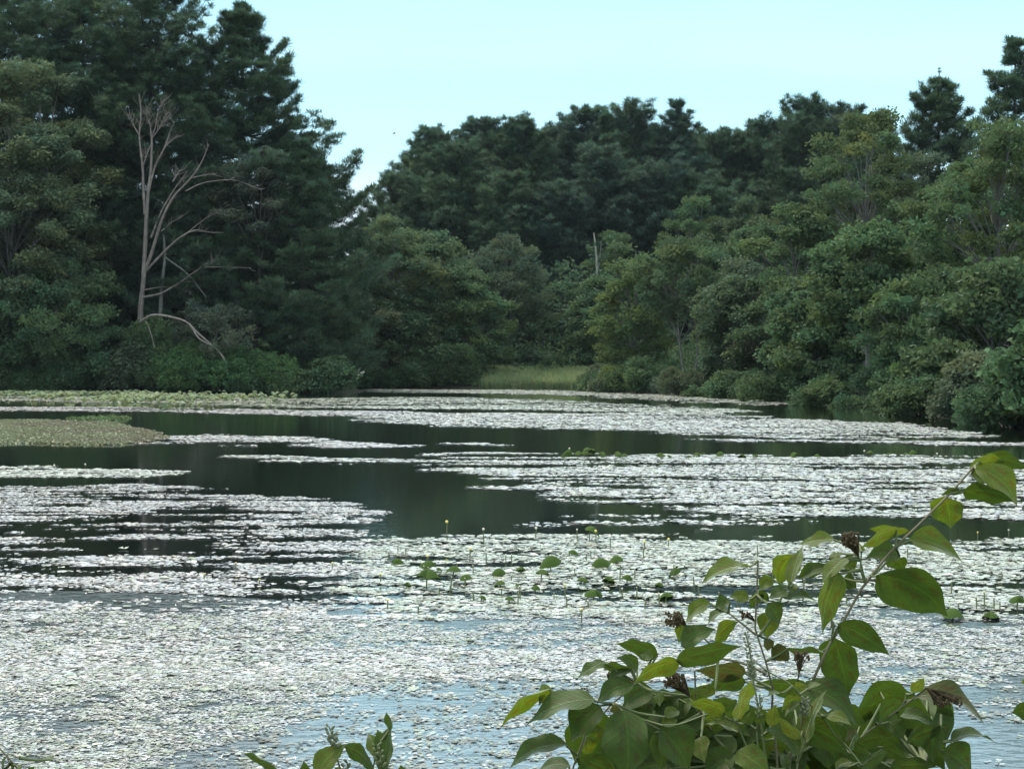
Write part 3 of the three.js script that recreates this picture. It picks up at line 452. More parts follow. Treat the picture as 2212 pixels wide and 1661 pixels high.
{
  const r = rng(1200), list = [];
  for (const b of BEDS) {
    const ys = b.poly.map((p) => p[1]), d1 = waterD(Math.min(...ys)), d0 = waterD(Math.max(...ys)), small = b.size * (b.size > 0.028 ? 0.6 : 0.7), n0 = b.cover / (7 * Math.PI * small * small * 0.8);
    let x0 = 1e9, x1 = -1e9; for (const [px, py] of b.poly) { const X = (px - CX) / F * waterD(py); x0 = Math.min(x0, X); x1 = Math.max(x1, X); }
    const tries = Math.round(n0 * (d1 - d0) * (x1 - x0));
    for (let i = 0; i < tries; i++) {
      const D = lerp(d0, d1, r()), X = lerp(x0, x1, r()), px = CX + X / D * F + (fbm(X * 0.25 + 5, D * 1.1, 3) - 0.5) * 320 * (D > 17 ? 1 : 0.3), wob = (fbm(X * 0.5, D * 0.5, 3) - 0.5) * 2.4, py = HY + EYE * F / (D + wob * smooth(20, 60, D) + wob * 0.4);
      if (!inPoly(b.poly, px, py) || shoreDistance(X, D) > -0.3) continue;
      const n = D < 16.2 ? 0.55 * fbm(X * 0.5 + 31, D * 1.1 + 7, 3) + 0.45 * fbm(X * 2.6, D * 4.4, 3) : D < 34 ? 0.5 * fbm(X * 0.45 + 31, D * 1.5 + 7, 4) + 0.5 * fbm(X * 0.9, D * 5.5, 3) : 0.5 * fbm(X * 0.14 + 31, D * 0.5 + 7, 4) + 0.5 * fbm(X * 0.28, D * 2.1, 3);
      if (n < b.gap + (b.patch - 0.35) * 0.06 || (n < b.gap + 0.1 * b.patch && r() < 0.6)) continue;
      const t = b.tones[Math.floor(r() * b.tones.length)], size = small * (0.6 + 0.7 * r() + 0.6 * Math.pow(r(), 5));
      list.push([mat4(V3(X, 0.004 + r() * 0.006, -D), (r() - 0.5) * 0.03, r() * 6.283, (r() - 0.5) * 0.03, size), tint(t, r, 0.25, 0.12)]);
    }
  }
  console.log('beds', list.length);
  tag(copies('floating_leaves', padCluster(61), padMat, list, scene), 'countless small floating leaves spread in beds over the pond', 'floating leaves', null, 'stuff');
  const shape = padShape(61, 0.14), paints = [TAN, OLIVE, PALE, WITHERED].map((t) => { const m = padMat.clone(); m.color.setRGB(...t); return m; });
  for (let n = 0; n < 280; n++) {                                                            // the ones that show largest are things of their own
    const py = 1165 + 330 * Math.pow(r(), 0.8), D = waterD(py), X = (r() * 2150 + 30 - CX) / F * D, s = (0.035 + 0.03 * r()) * clamp(D / 18, 0.75, 1.2), m = new THREE.Mesh(shape, paints[Math.floor(r() * 4)]);
    m.name = numbered('floating_leaf'); m.position.set(X, 0.014, -D); m.rotation.set((r() - 0.5) * 0.2, r() * 6.283, (r() - 0.5) * 0.2); m.scale.set(s, s * (1 + 2 * r()), s); m.castShadow = m.receiveShadow = true; scene.add(tag(m, 'larger floating leaf lying on the water among the countless small ones', 'floating leaf', 'larger floating leaves'));
  }
}
// olive mat of water weed
{
  const r = rng(1300), list = [], poly = [[-200, 912], [60, 908], [230, 914], [310, 930], [360, 946], [300, 955], [250, 962], [120, 960], [-200, 954]], g = leafCluster(95, 12, 0.16, 0.10, 0.05, 0.14);
  for (let i = 0; i < 30000; i++) {
    const D = lerp(46, 68, r()), X = lerp(-24, -7, r()), px = CX + X / D * F, py = HY + EYE * F / (D + (fbm(X, D, 3) - 0.5) * 2.5); if (!inPoly(poly, px, py)) continue;
    list.push([mat4(V3(X, 0.02, -D), (r() - 0.5) * 0.4, r() * 6.283, (r() - 0.5) * 0.4, 0.8 + 0.5 * r()), tint(fbm(X * 0.4, D * 0.4, 3) > 0.55 ? [0.27, 0.23, 0.15] : [0.27, 0.265, 0.15], r, 0.2, 0.1)]);
  }
  tag(copies('water_weed', g, new THREE.MeshStandardMaterial({ color: C(1, 1, 1), roughness: 0.8, side: THREE.DoubleSide }), list, scene), 'olive mat of water weed floating near the left shore', 'water weed', null, 'stuff');
  const tuft = []; for (let i = 0; i < 90; i++) { const D = lerp(66, 68.5, r()), X = lerp(-15.9, -14.2, r()); tuft.push([mat4(V3(X, 0.03, -D), (r() - 0.5), r() * 6.283, (r() - 0.5), 1.1 + 0.6 * r()), tint([0.12, 0.175, 0.06], r, 0.2, 0.1)]); }
  tag(copies('marsh_tuft', g, M.grass, tuft, scene), 'small bright green tuft growing on the olive weed mat', 'tuft', null, 'stuff');
}
// pond lilies: leaves standing clear of the water on stalks, yellow flowers on stems
const lilyMat = new THREE.MeshPhysicalMaterial({ color: C(0.050, 0.082, 0.018), roughness: 0.9, specularIntensity: 0.25, side: THREE.DoubleSide });
const stalkMat = new THREE.MeshStandardMaterial({ color: C(0.13, 0.14, 0.06), roughness: 0.7 }), yellowMat = new THREE.MeshStandardMaterial({ color: C(0.80, 0.62, 0.16), roughness: 0.6 }), creamMat = new THREE.MeshStandardMaterial({ color: C(0.72, 0.64, 0.50), roughness: 0.7 });
const heart = (() => {                                                                      // heart-shaped blade, 1 m long, domed
  const n = 16, pos = [0, 0.34, 0.02], idx = [], uv = [];
  for (let ring = 1; ring <= 3; ring++) for (let i = 0; i <= n; i++) { const a = 6.283 * i / n, k = ring / 3, rad = 0.5 * (1 + 0.16 * Math.cos(a) - 0.42 * Math.exp(-Math.pow((a - Math.PI) / 0.32, 2))); pos.push(Math.sin(a) * rad * k * 0.9, 0.34 * (1 - k * k) + 0.04 * Math.sin(3 * a) * k, Math.cos(a) * rad * k); }
  for (let i = 0; i < n; i++) { idx.push(0, 1 + i, 2 + i); for (let ring = 0; ring < 2; ring++) { const a = 1 + ring * (n + 1) + i, b = a + n + 1; idx.push(a, b, a + 1, a + 1, b, b + 1); } }
  const g = new THREE.BufferGeometry(); g.setAttribute('position', new THREE.Float32BufferAttribute(pos, 3)); g.setIndex(idx); g.computeVertexNormals(); return g;
})();
const lily7 = (u, v) => [792.9 + 0.26068 * u, 1110 + 0.26068 * v];
{
  const r = rng(1400);
  const leaf = (px, py, wpx, lift, pale, label, group) => {
    const D = waterD(py + lift), b = P(px, py + lift, D), t = thing('lily_leaf', label, 'lily leaf', V3(b.x, -0.05, b.z), group), h = lift / F * D + 0.05, s = wpx / F * D;
    const m = part('blade', heart, lilyMat, t); m.scale.set(s * 1.25, s * 1.2, s * 1.2); m.position.set(0, h, 0); m.rotation.set((r() - 0.3) * 0.7, r() * 6.283, (r() - 0.5) * 0.5, 'YXZ');
    part('stalk', tapered([V3(0.02, -0.1, 0), V3(-0.01, h * 0.5, 0.01), V3(0, h + s * 0.1, 0)], 0.009, 0.006, 5, 4), stalkMat, t);
  };
  const G1 = 'lily leaves standing above the floating leaves';
  const big = [[500, 530, 160, 26, 'largest domed dark lily leaf standing clear among the floating leaves'], [1530, 410, 145, 18, 'tall dark green lily leaf standing upright beside a pale one'], [1850, 150, 110, 22, 'bright green lily leaf at the edge of the open dark water']];
  for (const [u, v, w, l, label] of big) leaf(...lily7(u, v), w * 0.26 * 1.15, l, false, label, G1);
  for (const [u, v, w, l, p] of [[515, 440, 130, 12], [820, 540, 100, 10], [1095, 490, 100, 8], [1885, 680, 135, 10], [1180, 715, 80, 9], [1110, 590, 90, 6], [1930, 420, 140, 7], [1780, 560, 90, 10], [2160, 540, 90, 12], [590, 465, 50, 8], [240, 405, 90, 5], [330, 595, 70, 8], [2070, 390, 110, 6], [1400, 620, 70, 8], [1245, 600, 50, 6], [2420, 600, 80, 8], [2560, 480, 90, 9], [1700, 330, 80, 5], [950, 700, 60, 7]]) leaf(...lily7(u, v), w * 0.26, l, p, 'dark domed lily leaf raised on a short stalk among the floating leaves', G1);
  for (const [u, v, w, l] of [[720, 480, 120, 12], [1450, 500, 100, 16], [2480, 700, 120, 10], [2000, 560, 100, 8], [1280, 470, 80, 9]]) leaf(...lily7(u, v), w * 0.26, l, true, 'pale green lily leaf tilted on its stalk among the floating leaves', G1);
  leaf(2060, 1330, 42, 9, true, 'pale lily leaf floating beside the drooping shrub leaf', G1); leaf(2140, 1335, 34, 5, false, 'dark lily leaf lying low beyond the drooping shrub leaf', G1); leaf(2200, 1300, 30, 18, false, 'green lily leaf standing beyond the hanging shrub branch', G1);
  for (let i = 0; i < 26; i++) { const y = 978 + r() * 10, x = 1100 + r() * 1050; leaf(x, y, 8 + r() * 9, 3 + r() * 4, r() < 0.4, 'small lily leaf standing along the edge of the middle leaf bed', 'lily leaves along the middle bed'); }
  for (let i = 0; i < 10; i++) leaf(1225 + r() * 80, 973 + r() * 12, 9 + r() * 8, 5 + r() * 6, r() < 0.5, 'lily leaf in the raised clump on the middle leaf bed', 'raised clump of lily leaves');
  const bloomGeo = (() => { const g = [new THREE.SphereGeometry(0.5, 8, 6)]; for (let i = 0; i < 5; i++) { const p = new THREE.SphereGeometry(0.42, 7, 5, 0, 6.283, 0, 1.7); p.scale(0.8, 1.0, 0.45); p.translate(0, -0.05, 0.3); p.rotateY(i * 1.2566); g.push(p); } return mergeGeometries(g.map((q) => q.toNonIndexed())); })();
  const flower = (px, py, base, size, cream, label, group) => {
    const D = waterD(base), b = P(px, base, D), h = (base - py) / F * D, t = thing('lily_flower', label, 'flower', V3(b.x, 0, b.z), group), lx = (r() - 0.5) * 0.25 * h;
    part('stem', tapered([V3(lx * 0.6, -0.12, 0), V3(lx * 0.2, h * 0.5, 0.01), V3(0, h, 0)], 0.008, 0.006, 5, 5), stalkMat, t);
    const m = part('bloom', bloomGeo, cream ? creamMat : yellowMat, t); m.position.set(0, h, 0); m.scale.setScalar(0.8 * size / F * D);
  };
  const FL = 'flowers on stems among the floating leaves';
  flower(965, 1127, 1168, 8, false, 'tallest yellow lily flower standing against the open dark water', FL); flower(1044, 1143, 1178, 7, true, 'pale flower on a stem next to the tallest yellow lily flower', FL); flower(1158, 1141, 1163, 7, true, 'leaning pale flower against the open dark water', FL); flower(1287, 1147, 1175, 7, false, 'small yellow flower beside the bright green lily leaf', FL);
  for (const [u, v, b, c] of [[1740, 130, 220, 1], [2015, 190, 290, 1], [320, 280, 400, 1], [180, 310, 380, 1], [855, 290, 400, 0], [985, 320, 420, 1], [1150, 340, 405, 1], [170, 715, 790, 0], [1265, 600, 720, 1], [1640, 590, 700, 0], [1780, 790, 910, 0], [1830, 720, 790, 1], [2100, 420, 560, 1], [2115, 620, 700, 1], [2130, 860, 910, 1], [1720, 450, 500, 1], [110, 500, 570, 0], [500, 350, 420, 0], [2300, 230, 300, 0], [2500, 210, 280, 0], [2420, 660, 760, 1]]) flower(...lily7(u, v), lily7(u, b)[1], c ? 5 : 7, !!c, c ? 'small dull seed head on a thin stem among the floating leaves' : 'small yellow flower on a stem among the floating leaves', FL);
  for (const [x, y, b, c] of [[2127, 1279, 1315, 0], [2148, 1291, 1316, 1], [2110, 1290, 1318, 1], [1868, 974, 985, 1], [2025, 980, 988, 1], [2113, 1150, 1160, 0], [2180, 1145, 1156, 1], [509, 1216, 1232, 0], [717, 1216, 1230, 0], [560, 1252, 1262, 0], [183, 1003, 1014, 1], [116, 1005, 1014, 1], [1230, 969, 982, 1], [440, 1240, 1252, 0]]) flower(x, y, b, 5, !!c, c ? 'small dull seed head on a thin stem among the floating leaves' : 'small yellow flower on a stem among the floating leaves', FL);
  for (let i = 0; i < 46; i++) { const x = 850 + r() * 1350, b = 1190 + r() * 140; flower(x, b - 12 - r() * 18, b, 3.2, true, 'small dull seed head on a thin stem among the floating leaves', FL); }
  // light green leaves standing in the shallows by the left shore: too many and too small to tell apart
  const list = []; for (let i = 0; i < 3400; i++) { const px = -100 + r() * 800, D = 117 - 22 * Math.pow(r(), 1.2) * smooth(-200, 500, px) - r() * 12, X = (px - CX) / F * D; if (fbm(X * 0.3, D * 0.3, 3) < 0.47 || r() < smooth(150, 700, px)) continue; const s = 0.2 + 0.12 * r(); list.push([mat4(V3(X, 0.05 + r() * 0.16, -D), (r() - 0.5) * 1.6, r() * 6.283, (r() - 0.5) * 1.6, s), tint([0.20, 0.235, 0.10], r, 0.3, 0.15)]); }
  tag(copies('shallows_leaves', heart, M.grass, list, scene), 'band of light green leaves standing in the shallows by the left shore', 'water plants', null, 'stuff');
}

// ---------------------------------------------------------------- the shrub in front
const veinTex = noiseTexture(256, (u, v) => {
  const d = Math.abs(u - 0.5) * 2, mid = Math.exp(-Math.pow(d / 0.045, 2)), s = v * 9 - d * 2.6, lat = Math.exp(-Math.pow((s - Math.round(s)) / 0.09, 2)) * smooth(0.02, 0.15, d), n = tileNoise(u, v, 20, 3, 11), b = tileNoise(u, v, 6, 3, 12), spot = smooth(0.68, 0.76, tileNoise(u, v, 11, 2, 14)) * 0.35;
  const k = 0.80 + 0.12 * n + 0.1 * (b - 0.5); return [k * (1 + 0.22 * mid + 0.05 * lat) * (1 + spot * 0.2), k * (1 + 0.2 * mid + 0.05 * lat) * (1 - spot * 0.35), k * (1 + 0.25 * mid) * (1 - spot * 0.3)].map((c) => Math.min(1, c));
}, true);
const veinBump = noiseTexture(256, (u, v) => { const d = Math.abs(u - 0.5) * 2, s = v * 9 - d * 2.6, k = 0.6 - 0.35 * Math.exp(-Math.pow(d / 0.05, 2)) - 0.25 * Math.exp(-Math.pow((s - Math.round(s)) / 0.11, 2)); return [k, k, k]; });
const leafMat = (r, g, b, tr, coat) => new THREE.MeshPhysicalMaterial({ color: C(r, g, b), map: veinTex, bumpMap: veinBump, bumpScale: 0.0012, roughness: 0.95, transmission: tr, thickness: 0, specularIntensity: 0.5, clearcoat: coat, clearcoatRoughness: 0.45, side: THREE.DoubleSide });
const GREEN_LEAF = leafMat(0.080, 0.140, 0.011, 0.48, 0.20), BACKLIT_YOUNG_LEAF = leafMat(0.160, 0.225, 0.010, 0.60, 0.14), BACKLIT_NEW_LEAF = leafMat(0.185, 0.245, 0.018, 0.58, 0.16), OLD_LEAF = leafMat(0.105, 0.118, 0.020, 0.46, 0.14), TONE = { y: BACKLIT_YOUNG_LEAF, b: BACKLIT_NEW_LEAF, d: GREEN_LEAF, g: GREEN_LEAF, p: GREEN_LEAF, o: GREEN_LEAF, n: OLD_LEAF };  // backlit glow is put into the lighter greens, together with new growth
const stemMat = new THREE.MeshStandardMaterial({ color: C(0.16, 0.135, 0.075), roughness: 0.8 }), greenStem = new THREE.MeshStandardMaterial({ color: C(0.135, 0.155, 0.060), roughness: 0.75 }), budMat = new THREE.MeshStandardMaterial({ color: C(0.17, 0.18, 0.10), roughness: 0.8 }), brownMat = new THREE.MeshStandardMaterial({ color: C(0.070, 0.045, 0.016), roughness: 0.85 });
const TILE = { 1: [1066.7, 1355.0, 0.20203], 2: [1405.5, 1326.2, 0.20203], 3: [1765.1, 1326.2, 0.20203], 4: [1369.4, 1081.2, 0.20203], 5: [1729.8, 951.4, 0.25167], 6: [504.5, 1499.2, 0.18248], 8: [0, 1513.7, 0.09775] };
const G = (t, u, v) => [TILE[t][0] + TILE[t][2] * u, TILE[t][1] + TILE[t][2] * v];
const eye = V3(0, EYE, 0);
function leafBlade(B, T, width, roll, arch, r, serrate) {                                    // ovate pointed leaf from base B to tip T, folded on its midrib and arched
  const L = T.clone().sub(B), len = L.length(), Ln = L.clone().divideScalar(len), V = eye.clone().sub(B.clone().lerp(T, 0.5)).normalize();
  let N = V.clone().addScaledVector(Ln, -V.dot(Ln)).normalize().applyAxisAngle(Ln, roll); const S = N.clone().cross(Ln).normalize();
  const nl = 14, nw = 4, pos = [], uv = [], idx = [], up = V3(0, 1, 0).addScaledVector(Ln, -Ln.y).normalize(), fold = 0.16 + 0.25 * r(), wave = 0.02 + 0.05 * r(), ph = r() * 6, twist = (r() - 0.5) * 0.8, bend = (r() - 0.5) * 0.12;
  for (let i = 0; i <= nl; i++) {
    const t = i / nl, f = Math.pow(Math.sin(Math.PI * Math.pow(t, 0.72)), 0.85) * (1 - 0.42 * smooth(0.66, 0.98, t)), hw = Math.max(0.012, i === nl ? 0 : f) * width / 2 * (1 + (serrate ? 0.06 * (i % 2) : 0));
    const c = B.clone().addScaledVector(L, t).addScaledVector(up, arch * len * 4 * t * (1 - t)).addScaledVector(N, 0).addScaledVector(S, bend * len * 4 * t * (1 - t)), s = S.clone().applyAxisAngle(Ln, twist * (t - 0.4)), n = N.clone().applyAxisAngle(Ln, twist * (t - 0.4));
    for (let j = 0; j <= nw; j++) { const a = j / nw * 2 - 1, p = c.clone().addScaledVector(s, a * hw).addScaledVector(n, Math.abs(a) * hw * fold + wave * hw * Math.sin(t * 11 + ph + (a > 0 ? 1.7 : 0)) * a * a * 3); pos.push(p.x, p.y, p.z); uv.push(j / nw, t); }
    if (i < nl) for (let j = 0; j < nw; j++) { const a = i * (nw + 1) + j, b = a + nw + 1; idx.push(a, a + 1, b, a + 1, b + 1, b); }
  }
  const g = new THREE.BufferGeometry(); g.setAttribute('position', new THREE.Float32BufferAttribute(pos, 3)); g.setAttribute('uv', new THREE.Float32BufferAttribute(uv, 2)); g.setIndex(idx); g.computeVertexNormals(); return g;
}
function frontPlant(name, label, category, D0, root, seed) {
  const r = rng(seed), base = V3(root[0], 0, -root[1]); base.y = groundY(root[0], root[1]) - 0.03;
  const t = thing(name, label, category, base), nodes = [];
  const at = (tl, u, v, dz = 0) => { const [x, y] = tl ? G(tl, u, v) : [u, v]; return P(x, y, D0 + dz); };
  return {
    t, r, at,
    stem(pts, r0, r1, m = stemMat, toRoot = false) {
      const q = pts.map((p) => p.isVector3 ? p.clone() : at(...p)); if (toRoot) { const e = q[q.length - 1]; q.push(e.clone().lerp(base, 0.5).add(V3((r() - 0.5) * 0.12, 0.02, (r() - 0.5) * 0.1)), base.clone().add(V3((r() - 0.5) * 0.12, -0.05, (r() - 0.5) * 0.12))); }
      const c = new THREE.CatmullRomCurve3(q); for (let i = 0; i <= 40; i++) nodes.push(c.getPointAt(i / 40));
      part('stem', tapered(q.map((p) => p.sub(base)), r0, r1, 6, q.length * 4, 0.15), m, t);
    },
    leaf(tl, bu, bv, tu, tv, w, tone, dz = (r() - 0.5) * 0.2, serrate = false) {
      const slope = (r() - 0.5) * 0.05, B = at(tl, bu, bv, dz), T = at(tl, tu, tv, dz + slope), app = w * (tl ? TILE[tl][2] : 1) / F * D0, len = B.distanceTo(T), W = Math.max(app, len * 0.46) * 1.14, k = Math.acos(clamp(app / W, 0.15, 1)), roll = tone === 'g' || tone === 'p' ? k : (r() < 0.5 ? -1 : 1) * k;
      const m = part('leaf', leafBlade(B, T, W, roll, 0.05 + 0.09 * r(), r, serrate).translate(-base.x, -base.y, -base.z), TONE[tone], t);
      let best = nodes[0], bd = 1e9; for (const n of nodes) { const d = n.distanceTo(B) + Math.max(0, n.y - B.y) * 0.5; if (d < bd) { bd = d; best = n; } }
      if (best && bd > 0.004) part('petiole', tapered([B.clone().sub(base).addScaledVector(T.clone().sub(B), 0.03), B.clone().lerp(best, 0.5).add(V3(0, -0.04 * bd, 0)).sub(base), best.clone().sub(base)], 0.0013, 0.0018 + 0.006 * Math.min(0.2, bd), 5, 6), greenStem, m);
      return m;
    },
    head(tl, u, v, w0, h0, dz, m = brownMat, n = 60, from, w = w0 * 0.62, h = h0 * 0.6) {                                    // a flat spray of withered buds
      const c = at(tl, u, v, dz), s = TILE[tl][2] / F * D0, g = [], o = from ? at(tl, ...from, dz) : c.clone().add(V3(0, -h * s * 0.7, 0));
      for (let i = 0; i < n; i++) { const p = c.clone().add(V3((r() - 0.5) * w * s, (r() - 0.5) * h * s, (r() - 0.5) * w * s)), b = new THREE.IcosahedronGeometry(0.0009 + 0.0012 * r(), 0); b.scale(1, 1 + r(), 1); b.translate(p.x, p.y, p.z); g.push(b); if (i % 2 === 0) g.push(tapered([o, o.clone().lerp(p, 0.6).add(V3(0, 0.002, 0)), p], 0.0009, 0.0006, 3, 3).toNonIndexed()); }
      g.forEach((q) => { q.deleteAttribute('uv'); });
      part('flower_head', mergeGeometries(g.map((q) => q.index ? q.toNonIndexed() : q)).translate(-base.x, -base.y, -base.z), m, t, 'stuff');
    },
    spike(tl, u0, v0, u1, v1, n, dz, m = budMat, fat = 1) {                                    // a spike of buds from bottom to top
      const a = at(tl, u0, v0, dz), b = at(tl, u1, v1, dz), g = [tapered([a, a.clone().lerp(b, 0.5).add(V3(0.002, 0, 0)), b], 0.0013, 0.0008, 5, 5).toNonIndexed()];
      for (let i = 0; i < n; i++) { const k = (i + r() * 0.5) / n, p = a.clone().lerp(b, k), az = i * 2.4, q = new THREE.SphereGeometry(0.0021 * fat * (1.15 - 0.45 * k), 6, 5); q.scale(0.8, 1.45, 0.8); q.rotateZ(-0.7); q.translate(0.0036 * fat, 0.002, 0); q.rotateY(az); q.translate(p.x, p.y, p.z); g.push(q.toNonIndexed()); }
      g.forEach((q) => q.deleteAttribute('uv'));
      part('bud_spike', mergeGeometries(g).translate(-base.x, -base.y, -base.z), m, t, 'stuff');
    },
  };
}
